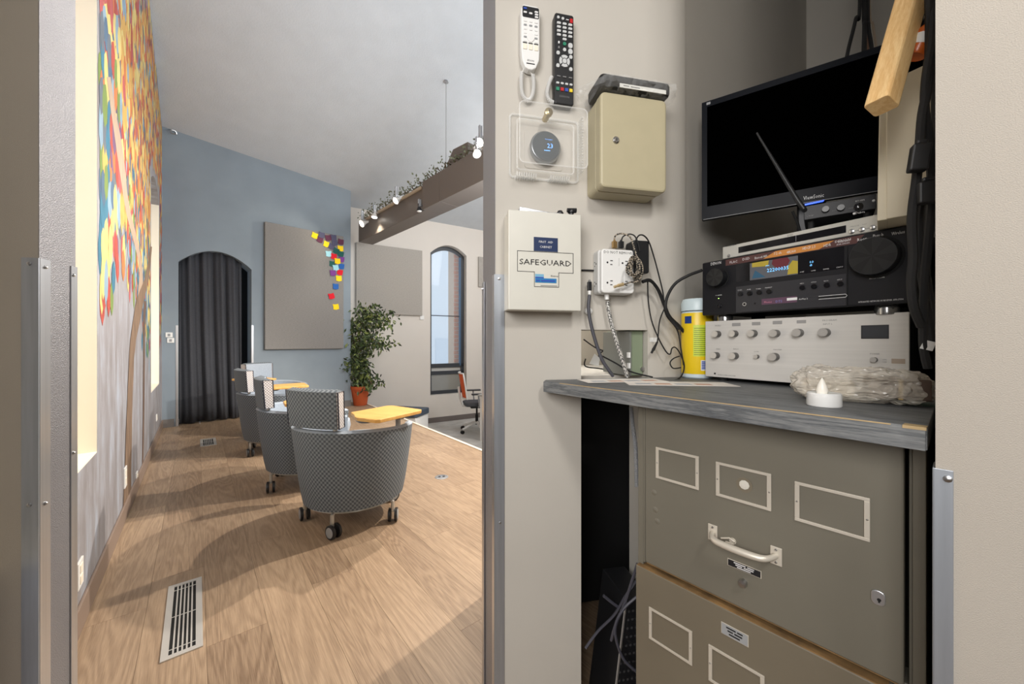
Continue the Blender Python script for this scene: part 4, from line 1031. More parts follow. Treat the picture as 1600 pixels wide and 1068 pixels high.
for (xa, za), (xb, zb2) in zip(pth, pth[1:]+pth[:1]): ln.box(min(xa, xb)-t_, max(xa, xb)+t_, -off-.0006, -off, min(za, zb2)-t_, max(za, zb2)+t_)
obj('cross_outline', ln, M['print'], dr)
text('SAFEGUARD', dr, (cx0+cx1)/2, (cz0+cz1)/2-.001, -off-.0011, (cx1-cx0)*.93, M['print'], .0135)
cy = (lz0+cz0)/2
obj('sticker_light', MB().box(lx0+.002, lx0+.024, -off-.0008, -off, cy+.006, cy+.013), mat('pale blue sticker', sr(120, 176, 206), .5), dr)
obj('sticker_dark', MB().box(lx0+.002, lx0+.024, -off-.0009, -off, cy+.003, cy+.006), M['blue'], dr)
obj('sticker_blue', MB().box(lx0+.002, lx1-.006, -off-.0008, -off, cy-.008, cy+.003), mat('blue sticker', sr(34, 122, 180), .5), dr)
text('Kintrex', dr, lx1-.011, cy+.0095, -off-.0011, .019, M['print'], .004)
obj('print_line', MB().box(lx0+.004, lx0+.014, -off-.0012, -off, cy-.005, cy-.001).box(lx0+.017, lx1-.010, -off-.0012, -off, cy-.005, cy-.001), M['blue'], dr)
obj('print_line', MB().box(lx0+.016, lx1-.004, -off-.0009, -off, lz0+.0025, lz0+.0038), M['printg'], dr)
# small things on top
ft = Fr(fa.ox, fa.oy, A.a, fa.z+h+.0006)
u, _ = ft.uv(843, 326, -.045); o = ft.sub(u, -.035).place(obj('metal_bracket', MB().prismy([(-.052, 0), (.052, 0), (.052, .002), (-.030, .011), (-.052, .013)], -.014, .010).box(-.05, .05, -.016, -.012, .0, .004), M['alu'], bev=.0008)); tag(o, 'flat silver bracket lying on the first aid cabinet', 'bracket')
u, _ = ft.uv(875, 322, -.04); o = ft.sub(u, -.04).place(obj('rubber_stopper', MB().lathe([(.009, 0), (.009, .008), (.007, .010), (.006, .013), (0, .0135)], 20), M['black'], smooth=True)); tag(o, 'small black knob standing on the first aid cabinet', 'knob')  # a loose black knob on the cabinet top
u, _ = ft.uv(893, 320, -.04); e = ft.sub(u, -.038).empty('tripod_head', 'small black ball head mount on the corner of the first aid cabinet', 'mount')
obj('foot', MB().lathe([(.012, 0), (.012, .003), (.006, .005), (.006, .010), (.009, .011), (.009, .017), (0, .018)], 20), M['black'], e, True)
obj('thumb_screw', MB().tube([(-.012, -.002, .0165), (.012, -.004, .0165)], [.0055, .0065], 8), M['black'], e, True)

# ---- surge protector cube with plugs
off = .045; u0 = A.uv(940, 420, -off)[0]; u1 = A.uv(991, 420, -off)[0]
z1 = A.uv(960, 389, -off)[1]; z0 = A.uv(960, 457.5, -off)[1]
fs_ = A.sub((u0+u1)/2, 0, z0); X = (u1-u0)/2; h = z1-z0
e = fs_.empty('surge_protector', 'white wall tap with six outlets marked DO NOT REMOVE', 'power strip'); surge = e
obj('body', MB().prismy(rr(-X-.004, X+.002, -.001, h+.001, .009), -.032, -.0005), mat('light grey tap body', sr(206, 206, 204), .4), e, bev=.004)
fp = obj('face_plate', MB().prismy(rr(-X, X, 0, h, .009), -off, -.032), M['white'], e, bev=.003)
text('DO NOT REMOVE', fp, 0, h*.925, -off-.0003, X*1.72, M['print'], .0068)
for (a, b_) in ((-.5, .69), (.42, .69), (-.5, .23), (.42, .23)):
    so = obj('socket', MB().lathe([(.0025, off-.001), (.0025, off+.0006), (0, off+.0006)], 10, (a*X-.007, 0, b_*h), axis='y'), M['print'], fp)
    obj('slot', MB().box(a*X+.001, a*X+.008, -off-.0006, -off+.001, b_*h+.004, b_*h+.0062).box(a*X+.001, a*X+.007, -off-.0006, -off+.001, b_*h-.0062, b_*h-.004), M['print'], so)
for b_ in (.69, .23):
    so = obj('side_socket', MB().box(-X-.0046, -X-.003, -.022, -.019, b_*h-.002, b_*h+.002), M['print'], e)
    obj('slot', MB().box(-X-.0046, -X-.003, -.014, -.010, b_*h+.004, b_*h+.006).box(-X-.0046, -X-.003, -.014, -.010, b_*h-.006, b_*h-.004), M['print'], so)
obj('indicator', MB().box(-.0004+X*.05, .0004+X*.05, -off-.0005, -off, h*.62, h*.80), M['greyp'], fp)
obj('cable_boot', MB().tube([(-X*.45, -.022, 0), (-X*.45, -.024, -.016)], [.007, .0058], 12), M['white'], e, True)
def A3(px_, py_, off): u, z = A.uv(px_, py_, off); return Vector(A.w(u, off, z))
def cable(name, pts, r, m, lab, cat='cable', group=None, n=6, sub=7):
    p0 = Vector(pts[0]); o = obj(name, MB().tube(smoothpath([Vector(p)-p0 for p in pts], sub), r, n), m, smooth=True); o.location = p0
    return tag(o, lab, cat, group)
def checkcord(name, c1, c2, sc):
    m = bpy.data.materials.new(name); m.use_nodes = True; nt = m.node_tree; b = nt.nodes['Principled BSDF']; b.inputs['Roughness'].default_value = .7
    tc = nt.nodes.new('ShaderNodeTexCoord'); mp = nt.nodes.new('ShaderNodeMapping'); mp.inputs['Rotation'].default_value = (.6, .7, .5); ck = nt.nodes.new('ShaderNodeTexChecker'); ck.inputs['Scale'].default_value = sc
    ck.inputs['Color1'].default_value = c1; ck.inputs['Color2'].default_value = c2
    nt.links.new(tc.outputs['Object'], mp.inputs[0]); nt.links.new(mp.outputs[0], ck.inputs['Vector']); nt.links.new(ck.outputs['Color'], b.inputs['Base Color']); return m
M['braid'] = checkcord('black and tan braided jacket', sr(22, 22, 22), sr(170, 158, 140), 220)
M['braidw'] = checkcord('white and black braided jacket', sr(222, 220, 214), sr(60, 60, 60), 260)
f = A.px(1002, 418, -.002); e = f.empty('power_adapter', 'black wall adapter plugged into the right side of the white tap', 'adapter')
u0, z0 = f.uv(989, 426, -.045); u1, z1 = f.uv(1014.5, 376, -.045)
obj('body', MB().prismy(rr(u0, u1, z0, z1, .006), -.045, -.006), M['black'], e, bev=.003); obj('back_plate', MB().box(u0+.004, u1-.006, -.006, 0, z0+.005, z1-.005), M['blackm'], e)
for (x, y, m_, lab) in ((960, 383, mat('gold usb plug', sr(176, 146, 100), .3, .8), 'gold usb plug standing on top of the white tap'), (970.5, 382, M['black'], 'black usb plug standing on top of the white tap')):
    f = A.px(x, 389.3, -.024); tag(f.place(obj('usb_plug', MB().box(-.0065, .0065, -.004, .004, .0035, .021).lathe([(.004, .021), (.0025, .026)], 10).box(-.004, .004, -.002, .002, .0022, .0035), m_, bev=.001)), lab, 'plug')
cable('braided_cable', [A3(960, 378, -.024), A3(961, 369, -.026), A3(968, 365, -.03), A3(978, 366, -.035), A3(986, 372, -.045), A3(990, 384, -.05), A3(994, 396, -.052), A3(997, 408, -.052)], .0022, M['braid'], 'black and tan braided cable arching from the gold plug')
cable('usb_cable', [A3(970.5, 377, -.024), A3(974, 369, -.028), A3(984, 365.5, -.034), A3(992, 369, -.042), A3(997, 380, -.05), A3(1000, 392, -.054)], .0018, M['blackm'], 'black cable arching from the black usb plug')
lp = []
random.seed(9)
for k in range(40):
    a = k*.72; R = 1+.18*sin(k*1.3); lp.append(A3(991+8.5*R*cos(a)*(.9+.3*sin(k*.37))+2*sin(k*.5), 417+17*R*sin(a)*(.8+.2*cos(k*.21)), -.056-.0007*k+.004*sin(k*2.1)))
lp2 = [A3(990+14*cos(t), 421+20*sin(t), -.055-.002*k) for k, t in enumerate([j*.45 for j in range(10, 26)])]
cable('braided_cable', lp+lp2[:9]+[A3(984, 441, -.064), A3(976, 444, -.066)], .0023, M['braid'], 'tangled bundle of black and tan braided cable hanging over the white tap')
f = A.px(967, 446, -.066); tag(f.place(obj('usb_plug', MB().tube([(-.0135, 0, -.004), (-.002, 0, 0)], .0036, 8).tube([(-.002, 0, 0), (.013, 0, .004)], .0045, 8), mat('bright gold plug', sr(214, 190, 146), .3, .7), smooth=True)), 'gold usb connector dangling in front of the white tap', 'plug')
cable('power_cable', [A3(908.5, 422, -.003), A3(918, 422, -.004), A3(930, 422.5, -.006)], .0022, M['blackm'], 'short black cable between first aid cabinet and white tap')
# cables running right and down to the shelf
blk = 'black cables hanging between the white tap and the shelf'
cable('black_cable', [A3(992, 378, -.04), A3(998, 368, -.05), A3(1006, 368, -.055), A3(1014, 378, -.05), A3(1022, 402, -.04), A3(1030, 432, -.035), A3(1036, 458, -.03), A3(1040, 490, -.03), A3(1058, 515, -.03), A3(1064, 545, -.03), A3(1068, 570, -.035)], .0019, M['blackm'], 'thin black cable looping over the adapter and down to the wipes', group=None)
cable('black_cable', [A3(1004, 440, -.05), A3(1016, 438, -.045), A3(1028, 452, -.035), A3(1038, 476, -.03), A3(1046, 494, -.03), A3(1060, 508, -.03), A3(1070, 520, -.03)], .0048, M['blackm'], 'thick black cable sagging from the tap to the wipes canister')
cable('black_cable', [P(1097, 422, .965), P(1076, 430, .99), P(1056, 442, 1.0), P(1044, 460, 1.01), P(1040, 480, 1.01), P(1050, 500, 1.02), P(1062, 514, 1.02)], .004, M['blackm'], 'thick black cable from the black receiver curving down behind the wipes')
cable('black_cable', [A3(1012, 440, -.04), A3(1013, 470, -.03), A3(1018, 500, -.03), A3(1028, 526, -.03), A3(1040, 548, -.032), A3(1047, 553, -.035), A3(1050, 544, -.035), A3(1056, 543, -.035), A3(1064, 555, -.04), A3(1069, 572, -.045), A3(1064, 588, -.06), A3(1050, 594.5, -.075), A3(1024, 593.5, -.075)], .0019, M['blackm'], 'thin black cable curling down onto the shelf papers')
cable('black_cable', [A3(1040, 478, -.03), A3(1031, 500, -.03), A3(1028, 528, -.03), A3(1027, 534, -.03)], .0018, M['blackm'], 'thin black cable ending in a barrel plug above the shelf')
f = A.px(1027, 534, -.03); tag(f.place(obj('barrel_plug', MB().tube([(0, 0, 0), (-.014, -.002, -.022)], [.0025, .0042], 10).tube([(-.014, -.002, -.022), (-.019, -.002, -.030)], .003, 10), M['blackm'], smooth=True)), 'black barrel plug with pale tip dangling above the shelf', 'plug')
u, z = A.uv(1022, 530.5); tag(A.sub(u, 0, z).place(obj('wall_label', MB().box(-.0135, .012, -.0012, -.0003, -.006, .006), M['white'])), 'small white label stuck on the wall above the shelf', 'label')
cable('black_cable', [A3(1062, 556, -.04), A3(1052, 560, -.04), A3(1047, 567, -.042), A3(1052, 575, -.045), A3(1064, 574, -.045)], .0018, M['blackm'], 'small loop of thin black cable beside the wipes canister')
# vertical cord with white hook
f = A.px(918, 486, -.002); o = f.place(obj('cord_hook', MB().lathe([(.0095, 0), (.0105, .004), (.009, .011), (.004, .014), (0, .0145)], 20, axis='y'), M['white'], smooth=True)); tag(o, 'round white adhesive hook holding the grey cord', 'hook')
e = A.px(921, 440, -.02).empty('usb_plug', 'black plug head held above the white hook, cord leading down', 'plug')
obj('plug_head', MB().box(-.0055, .0055, -.004, .004, -.024, .0), M['black'], e, bev=.0015); obj('metal_tip', MB().box(-.003, .003, -.0018, .0018, 0, .005), M['alu'], e); obj('collar', MB().tube([(0, 0, -.034), (0, 0, -.024)], .0045, 10), M['white'], e, True)
cable('grey_cable', [A3(921, 461, -.02), A3(919.5, 480, -.022), A3(922, 500, -.022), A3(929, 528, -.022), A3(940, 560, -.022), A3(950, 576, -.02), A3(958, 587.5, -.018)], .0045, mat('dark grey cable jacket', sr(72, 72, 80), .6), 'dark grey cord hanging from the white hook down to the papers')
cable('braided_power_cord', [A3(949, 470, -.024), A3(952, 490, -.024), A3(958, 515, -.024), A3(967, 545, -.022), A3(975, 570, -.018), A3(980, 588.5, -.012)], .0053, M['braidw'], 'white and black braided power cord from the tap down to the shelf')

lamp('passage_light', 'AREA', A.w(.22, .35, 1.28), A.w(.22, .3, 0), 1.6, (1, .97, .92), .2)  # added fill so the inside of the opening reads as lit
# ---- passage seen through the hole: green metal box, tag, wires
fh = A.sub(u1012, .20, zSh-.002)
zH = H-.0997
ledge = A.sub(u908, 0, 0); o = ledge.place(obj('passage_shelf', MB().box(.014, .38, .102, .58, zH-.03, zH-.001), M['wall_a'], bev=.002)); tag(o, 'pale shelf board inside the wall opening', 'shelf')
lf_ = A.sub(A.uv(985, 540, .02)[0], .07, zH+.0004); e = lf_.empty('metal_box', 'green grey metal box seen through the wall opening', 'box')
gmm = mat('green grey enamel', sr(128, 140, 116), .5)
obj('body', MB().box(0, u1012-A.uv(985, 540, .02)[0]-.002, -.05, .10, .003, .1325), gmm, e, bev=.003); obj('side_panel', MB().box(-.006, -.0003, -.056, .11, .003, .130), mat('dull grey enamel', sr(116, 118, 114), .5), e)
obj('latch', MB().lathe([(.006, .0505), (.006, .055), (0, .056)], 14, (.036, 0, .022), axis='y'), M['screw'], e, True)
for k in range(2): obj('tape', MB().box(-.0125, -.0062, -.0615, -.052, .025+.03*k, .040+.03*k), M['white'], e)
tg = A.sub(A.uv(930, 562, .16)[0], .16, A.uv(930, 562, .16)[1]); tag(tg.place(obj('paper_tag', MB().prismy([(-.02, -.012), (.012, -.02), (.016, .006), (-.002, .02)], 0, .0008), M['white'])), 'crumpled white tag on a wire inside the wall opening', 'tag')
inn = [([(912, 530), (935, 545), (965, 552), (1000, 556)], .2), ([(935, 553), (960, 566), (985, 580), (1020, 589)], .05), ([(960, 520), (950, 540), (938, 552), (930, 565)], .22), ([(915, 560), (915, 572), (940, 576), (968, 585)], .18), ([(968, 518), (980, 524), (975, 535)], .25)]
for i, (p, o_) in enumerate(inn):
    lo = A3(p[0][0], p[0][1], o_)
    cable('black_wire', [A3(x, min(y, 583), o_) if o_ > .1 else A3(x, min(y, 590), .06-.03*k) for k, (x, y) in enumerate(p)], .0022, M['blackm'], ['black wire crossing high inside the wall opening', 'black wire running out of the wall opening onto the shelf papers', 'black wire leading to the white tag inside the opening', 'black wire lying at the back of the wall opening', 'short black wire near the green box inside the opening'][i])

# ================= shelf =================
zS = H-.0997
pt = [(.082, .966), (.483, .439), (1.17, 1.02), (1.06, 1.52), (.515, 1.066), (.462, 1.052), (.09, .985)]
pt = [(.082, .966), (.483, .439), (.483+.763*.9, .439+.646*.9), (.502+.763*.72, 1.078+.646*.72), (.502, 1.078), (.478, 1.0795), (.088, .9945)]
sf = Fr(.082, .966, atan2(.439-.966, .483-.082), zS)
loc2 = [sf.loc(x, y)[:2] for x, y in pt]
sh = sf.empty('counter_shelf', 'thick grey stained wooden shelf above the filing cabinet', 'shelf')
obj('board', MB().prismz(loc2, -.027, 0), M['greywood'], sh, bev=.0012)
LW = hypot(.439-.966, .483-.082)
obj('front_edge', MB().box(.001, LW-.001, -.0035, -.0004, -.0272, -.0008), M['greywood'], sh, bev=.0008)
obj('worn_corner', MB().box(LW-.02, LW-.0005, -.0042, .012, -.0030, .0006).box(.06, LW-.03, -.0038, -.0030, -.0012, .0003), mat('bare wood wear', sr(176, 152, 112), .7), sh)
# papers
for i, (x0, y0, ang, w_, d_, lab) in enumerate(((.170, .985, .16, .21, .10, 'white papers lying on the shelf below the cables, upper sheet'), (.28, .955, -.12, .24, .11, 'white papers lying on the shelf below the cables, lower sheet toward the amplifier'))):
    f = Fr(x0, y0, ang, zS+.0006+.0008*(1-i)); o = f.place(obj('paper_sheet', MB().box(0, w_, -d_*.8, .0, 0, .0006), mat('printed paper', sr(226, 220, 212), .8, noise=(14, .08)))); tag(o, lab, 'paper')
    for k in range(4): obj('print_block', MB().box(.02+k*.045, .055+k*.045, -d_*.65, -d_*.4, .0006, .0008), mat('faint print', sr(200, 160, 140) if k % 2 else sr(180, 182, 186), .8), o)

# ---- wipes canister
cx_, cy_ = P(1089.5, 534, 1.058)[:2]
f = Fr(cx_, cy_, -.35, zS+.0006); e = f.empty('wipes_canister', 'yellow disinfecting wipes canister with pale lid between wall and amplifier', 'canister')
rc = .0405; hc = A.sub(0).z
ztop = H+(534-468)/FP*(cy_)-zS
obj('can', MB().lathe([(rc-.003, 0), (rc, .003), (rc, ztop*.83), (rc-.002, ztop*.84)], 40), mat('pale blue canister plastic', sr(206, 220, 226), .35), e, True)
obj('lid', MB().lathe([(rc+.001, ztop*.85), (rc+.0015, ztop*.95), (rc-.003, ztop), (0, ztop)], 40), mat('pale aqua lid', sr(210, 226, 230), .35), e, True)
ym = bpy.data.materials.new('yellow wipes label'); ym.use_nodes = True; nt = ym.node_tree; b = nt.nodes['Principled BSDF']; b.inputs['Roughness'].default_value = .35
b.inputs['Base Color'].default_value = sr(242, 206, 30)
sl = obj('label_sleeve', MB().lathe([(rc+.0004, .012), (rc+.0008, .013), (rc+.0008, ztop*.815), (rc+.0004, ztop*.82)], 40), ym, e, True)
def wrap(x0, x1, z0, z1, m, nm='print_block', r=rc+.0012, par=sl):
    mb = MB(); n = 8; vs = []
    for i in range(n+1):
        a = -pi/2+x0+(x1-x0)*i/n
        vs += [(r*cos(a), r*sin(a), z0), (r*cos(a), r*sin(a), z1)]
    return obj(nm, mb.add(vs, [(2*i, 2*i+2, 2*i+3, 2*i+1) for i in range(n)]), m, par, True)
wrap(-.35, .9, .06, .145, mat('lime label field', sr(206, 222, 60), .4))
for k in range(14): wrap(-.3, .8-(k % 3)*.1, .064+k*.0055, .0656+k*.0055, mat('olive print', sr(110, 130, 40), .5) if k == 0 else bpy.data.materials['olive print'], 'text_line', rc+.0016)
wrap(.1, .75, .022, .05, M['white'], 'barcode_field', rc+.0013); wrap(-.95, -.45, .15, .17, mat('navy logo patch', sr(30, 60, 130), .4), 'logo_patch')
for k in range(5): wrap(.15, .7, .026+k*.0045, .029+k*.0045, M['blue'], 'barcode_line', rc+.0017)

# ================= silver amplifier =================
F = Fr(.507, .99, vang(425), zS)
def span(fr, x): return fr.uv(x)[0]
wA = span(F, 1420.5); pz0 = F.uv(1102, 587.3)[1]; pz1 = F.uv(1102, 502)[1]
e = F.empty('silver_amplifier', 'wide silver amplifier with rows of knobs standing on the shelf', 'amplifier')
br_s = mat('brushed silver panel', sr(212, 209, 204), .45, .2, noise=(3, .04, (1, 8, 60)))
obj('chassis', MB().box(.006, wA-.006, .006, .27, pz0+.004, pz1-.003), M['black'], e, bev=.002)
fp = obj('front_panel', MB().box(0, wA, 0, .0055, pz0, pz1), br_s, e, bev=.0008)
for x in (.03, wA-.03):
    for y in (.03, .23): obj('foot', MB().lathe([(.012, 0), (.013, pz0+.004)], 16, (x, y, 0)), M['blackm'], e, True)
kn = mat('knurled grey knob side', sr(90, 88, 86), .4, .7); kt = mat('bright knob face', sr(214, 212, 208), .3, .7)
def knob(fr, par, px_, py_, r, l, ms=kn, mt=kt, n=24, off=0):
    u, z = fr.uv(px_, py_, off-l)
    k = obj('knob', MB().lathe([(r*1.0, -off), (r, -off+l*.2), (r, -off+l*.93)], n, (u, 0, z), axis='y'), ms, par, True)
    obj('knob_face', MB().lathe([(r*.99, -off+l*.93), (r*.93, -off+l), (0, -off+l)], n, (u, 0, z), axis='y'), mt, k, True)
    return k
for px_, py_ in ((1116, 521.5), (1142.5, 521), (1172, 520.5), (1207, 520.5), (1243.5, 519.5), (1285, 519)): knob(F, fp, px_, py_, .0085 if px_ > 1150 else .0082, .018)
for px_, py_, r in ((1114, 555, .0082), (1143, 556, .0084), (1205.5, 557.5, .009)): knob(F, fp, px_, py_, r, .018)
for px_, py_ in ((1180, 557), (1364, 562)): knob(F, fp, px_, py_, .0048, .010)
u0, z0 = F.uv(1345.5, 529); u1, z1 = F.uv(1389, 507)
dw = obj('meter_frame', MB().box(u0, u1, -.0006, .003, z0, z1), M['black'], fp); obj('meter_glass', MB().box(u0+.002, u1-.001, -.0012, -.0004, z0+.002, z1-.0015), mat('grey meter glass', sr(70, 72, 76), .15), dw)
tan = mat('tan tape label', sr(176, 160, 144), .7); tg_ = mat('grey tape label', sr(150, 148, 146), .7)
for x0, x1, y0, y1, m_ in ((1175, 1188, 502.5, 508, tg_), (1207.5, 1222, 500.5, 506.5, tg_), (1245, 1259.5, 499.5, 505, tg_), (1144, 1157, 504, 509.5, tg_), (1393, 1414.5, 560.5, 567.5, tan)):
    ua, za = F.uv(x0, y1); ub_, zb_ = F.uv(x1, y0); obj('label', MB().box(ua, ub_, -.0006, 0, za, zb_), m_, fp)
def tpx(s, fr, par, x, y, wpx, m, hpx=None, off=-.0004, **k):
    ua, z = fr.uv(x-wpx/2, y, off); ub_, z2 = fr.uv(x+wpx/2, y, off); uc, zc = fr.uv(x, y, off)
    hh = None
    if hpx: hh = abs(fr.uv(x, y-hpx/2, off)[1]-fr.uv(x, y+hpx/2, off)[1])
    return text(s, par, uc, zc, off, ub_-ua, m, hh, **k)
tpx('MONO', F, fp, 1122, 508.5, 9, M['printg'], 2.4); tpx('PROGRAM', F, fp, 1296, 500, 22, M['printg'], 2.2); tpx('INPUT 6', F, fp, 1293, 506, 14, M['printg'], 2.4)
tpx('TREBLE', F, fp, 1122, 545, 7, M['printg'], 1.8); tpx('BASS', F, fp, 1150, 545, 8, M['printg'], 1.8); tpx('LOW', F, fp, 1182, 549, 7, M['printg'], 1.8); tpx('MASTER', F, fp, 1215, 546, 13, M['printg'], 2)
tpx('POWER', F, fp, 1367, 552.5, 15, M['printg'], 2.4); tpx('ON', F, fp, 1382, 561.5, 6, M['printg'], 2); tpx('OFF', F, fp, 1382, 565.5, 7, M['printg'], 2)
tpx('MIXER POWER AMPLIFIER', F, fp, 1135, 586.0, 28, M['printg'], 1.8)
u, z = F.uv(1117, 583.5); obj('logo_square', MB().box(u-.002, u+.002, -.0006, 0, z-.0015, z+.0025), M['print'], fp)
obj('status_led', MB().lathe([(.003, .0), (.003, .002), (0, .003)], 10, (wA-.004, .0, pz0+.02), axis='y'), mat('green led', sr(40, 220, 110), .4, emit=(sr(40, 230, 120), 3)), e)

# ================= black receiver on the amplifier =================
zR = zS+pz1-.003+.0005
F2 = Fr(*(lambda p: (p.x, p.y))(P(1097, 534, .985)), vang(440), zR)
r0 = F2.uv(1097, 493)[1]; r1 = F2.uv(1097, 411)[1]; wR = F2.uv(1432)[0]
e = F2.empty('av_receiver', 'black audio receiver with two round dials on top of the silver amplifier', 'receiver')
rb = mat('satin black metal', sr(25, 25, 29), .42, spec=.3); rg = mat('gloss black panel', sr(14, 14, 18), .08); rm = mat('dark grey panel', sr(46, 46, 50), .3)
obj('chassis', MB().box(.004, wR-.004, .012, .22, r0+.003, r1-.002), rb, e, bev=.003)
fp = obj('front_panel', MB().box(0, wR, 0, .0118, r0, r1), rb, e, bev=.003)
ft_ = mat('chrome foot', sr(150, 150, 150), .2, .9)
for px_ in (1126, 1380):
    u = F2.uv(px_, 495, .01)[0]; obj('foot', MB().lathe([(.017, 0), (.018, r0*.7), (.014, r0+.003)], 24, (u, .03, 0)), ft_, e, True)
for x in (.05, wR-.05): obj('rear_foot', MB().lathe([(.016, 0), (.016, r0+.003)], 16, (x, .18, 0)), M['blackm'], e, True)
def rect(fr, par, name, x0, x1, yt, yb, y0, y1, m, at=None):
    """box whose left edge spans yt..yb at pixel x0"""
    ua = fr.uv(x0, 534, y0)[0]; ub_ = fr.uv(x1, 534, y0)[0]; za = fr.uv(at or x0, yb, y0)[1]; zb_ = fr.uv(at or x0, yt, y0)[1]
    return obj(name, MB().box(ua, ub_, y0, y1, za, zb_), m, par, bev=0)
dsp = rect(F2, fp, 'display_window', 1150, 1319, 413, 441, -.0006, .0, rg)
low = rect(F2, fp, 'lower_panel', 1150, 1322, 448, 488, -.0012, .0, rm)
obj('panel_groove', MB().box(F2.uv(1323.5)[0], F2.uv(1324.5)[0], -.0014, 0, r0+.003, r1-.02), M['dark'], fp)
# reflections in the display glass, painted on as multicoloured patches
ua = F2.uv(1172)[0]; ub_ = F2.uv(1247)[0]; zc0 = F2.uv(1172, 438)[1]; zc1 = F2.uv(1172, 411.5)[1]
dd = mat('dim blue digits', sr(120, 190, 230), .5, emit=(sr(110, 190, 255), 1.1))
refl_c = {'g': sr(92, 94, 100), 'y': sr(178, 158, 60), 'b': sr(50, 92, 120), 'r': sr(104, 44, 52)}
W_ = ub_-ua; Hh = zc1-zc0
def fpoly(pts, k, y): obj('display_film', MB().prismy([(ua+W_*a, zc0+Hh*b_) for a, b_ in pts], y-.0002, y), mat('display film '+k, refl_c[k], .25), dsp)
fpoly([(0, 0), (1, 0), (1, 1), (0, 1)], 'g', -.0008); fpoly([(.05, .75), (.4, .68), (.42, 1), (.05, 1)], 'y', -.0011); fpoly([(.05, .1), (.35, .08), (.12, .55)], 'b', -.0011)
fpoly([(.48, .75), (.6, .42), (.78, .45), (.85, .8), (.8, 1), (.5, 1)], 'r', -.0011); fpoly([(.8, .05), (1, .05), (1, .7), (.9, .78), (.82, .5)], 'y', -.0012)
tpx('22200035', F2, dsp, 1215, 420, 34, dd, 5.5, off=-.0018); tpx('FM', F2, dsp, 1199, 415, 5, dd, 1.8, off=-.0018); tpx('0.0', F2, dsp, 1268, 409, 6, dd, 4, off=-.0018); tpx('dB', F2, dsp, 1267, 414, 4, dd, 3, off=-.0018)
for s, x, y, w_ in (('SOURCE', 1253, 424.5, 6), ('SOUND', 1271, 422.5, 7), ('DIMMER', 1291, 420, 9), ('STATUS', 1312, 417, 10)): tpx(s, F2, dsp, x, y, w_, M['printw'], 1.6, off=-.001)
for x, y in ((1156, 459), (1170.5, 458), (1185.5, 456.5), (1201, 455)): knob(F2, low, x, y, .0052, .004, M['black'], rg, 20, -.0012)
for x, y in ((1253, 449), (1271.5, 447), (1291.5, 445), (1312.5, 443)): knob(F2, low, x, y, .0050, .004, M['black'], rg, 20, -.0012)
for s, x, y, w_ in (('ZONE2', 1156, 453, 7), ('A/B', 1170, 452, 6), ('TUNER', 1185, 451, 8), ('PRESET', 1201, 449, 11), ('INFO', 1253, 442.5, 6), ('OPTION', 1271, 440.5, 8), ('BACK', 1291, 438.5, 7), ('SETUP', 1312, 436.5, 8)): tpx(s, F2, low, x, y, w_, M['printw'], 1.5, off=-.0016)
u, z = F2.uv(1164, 475); jk = obj('headphone_jack', MB().lathe([(.0045, .0012), (.0045, .003), (.0025, .003)], 18, (u, 0, z), axis='y'), M['screw'], low, True); obj('jack_hole', MB().lathe([(.0026, .0031), (0, .0032)], 12, (u, 0, z), axis='y'), M['dark'], jk)
u, z = F2.uv(1180, 474); obj('mic_jack', MB().lathe([(.002, .0012), (.002, .0018), (0, .0018)], 12, (u, 0, z), axis='y'), M['dark'], low)
lg1 = mat('plum logo strip', sr(92, 64, 84), .4)
ll = rect(F2, low, 'logo_strip', 1190, 1245, 467, 476, -.0018, -.0012, lg1)
pk = mat('pink print', sr(206, 130, 150), .5); lv_ = mat('violet print', sr(120, 130, 190), .5)
tpx('Phono', F2, ll, 1200, 471.5, 12, pk, 3, off=-.0021); tpx('DTS', F2, ll, 1217, 470.5, 10, lv_, 3.5, off=-.0021)
rect(F2, low, 'white_badge', 1229.5, 1245.5, 465.5, 469.5, -.0022, -.0018, M['printw']); tpx('AirPlay 2', F2, low, 1255, 467, 14, M['printw'], 3, off=-.0016)
sl_ = F2.uv(1277, 534)[0]; sr_ = F2.uv(1327, 534)[0]; zc_ = F2.uv(1300, 463.5)[1]
obj('usb_slot', MB().tube([(sl_+.003, -.002, zc_-.003), (sr_-.005, -.002, zc_-.003), (sr_-.0025, -.002, zc_), (sr_-.005, -.002, zc_+.003), (sl_+.003, -.002, zc_+.003)], .0006, 6), M['printw'], low, True)
obj('slot_well', MB().box(sl_+.002, sr_-.003, -.0018, -.0012, zc_-.003, zc_+.003), M['dark'], low)
# dials
bk_ = mat('dial face', sr(52, 52, 52), .3, .5)
def dial(px_, py_, r, l):
    u, z = F2.uv(px_, py_, -l)
    well = obj('dial_well', MB().lathe([(r*1.12, 0), (r*1.12, .0012), (0, .0012)], 40, (u, 0, z), axis='y'), M['dark'], fp, True)
    kk = obj('dial', MB().lathe([(r, .0012), (r, l*.9), (r*.96, l), (0, l)], 48, (u, 0, z), axis='y'), M['black'], fp, True)
    mb = MB(); n = 12
    for i in range(n):
        a0, a1 = 2*pi*i/n, 2*pi*(i+1)/n; mb.add([(u, -l-.0002, z), (u+r*.95*cos(a0), -l-.0002, z+r*.95*sin(a0)), (u+r*.95*cos(a1), -l-.0002, z+r*.95*sin(a1))], [(0, 1, 2)], i % 2)
    obj('dial_face', mb, [bk_, mat('dial face dark', sr(44, 44, 44), .32, .5)], kk)
dial(1116, 433, .0225, .020); dial(1362.5, 399.5, .0345, .022)
tpx('DENON', F2, fp, 1118.5, 411, 16, M['printw'], 4.5); tpx('POWER', F2, fp, 1123, 461, 10, M['printw'], 1.5)
knob(F2, fp, 1123.5, 478, .005, .003, M['black'], rg)
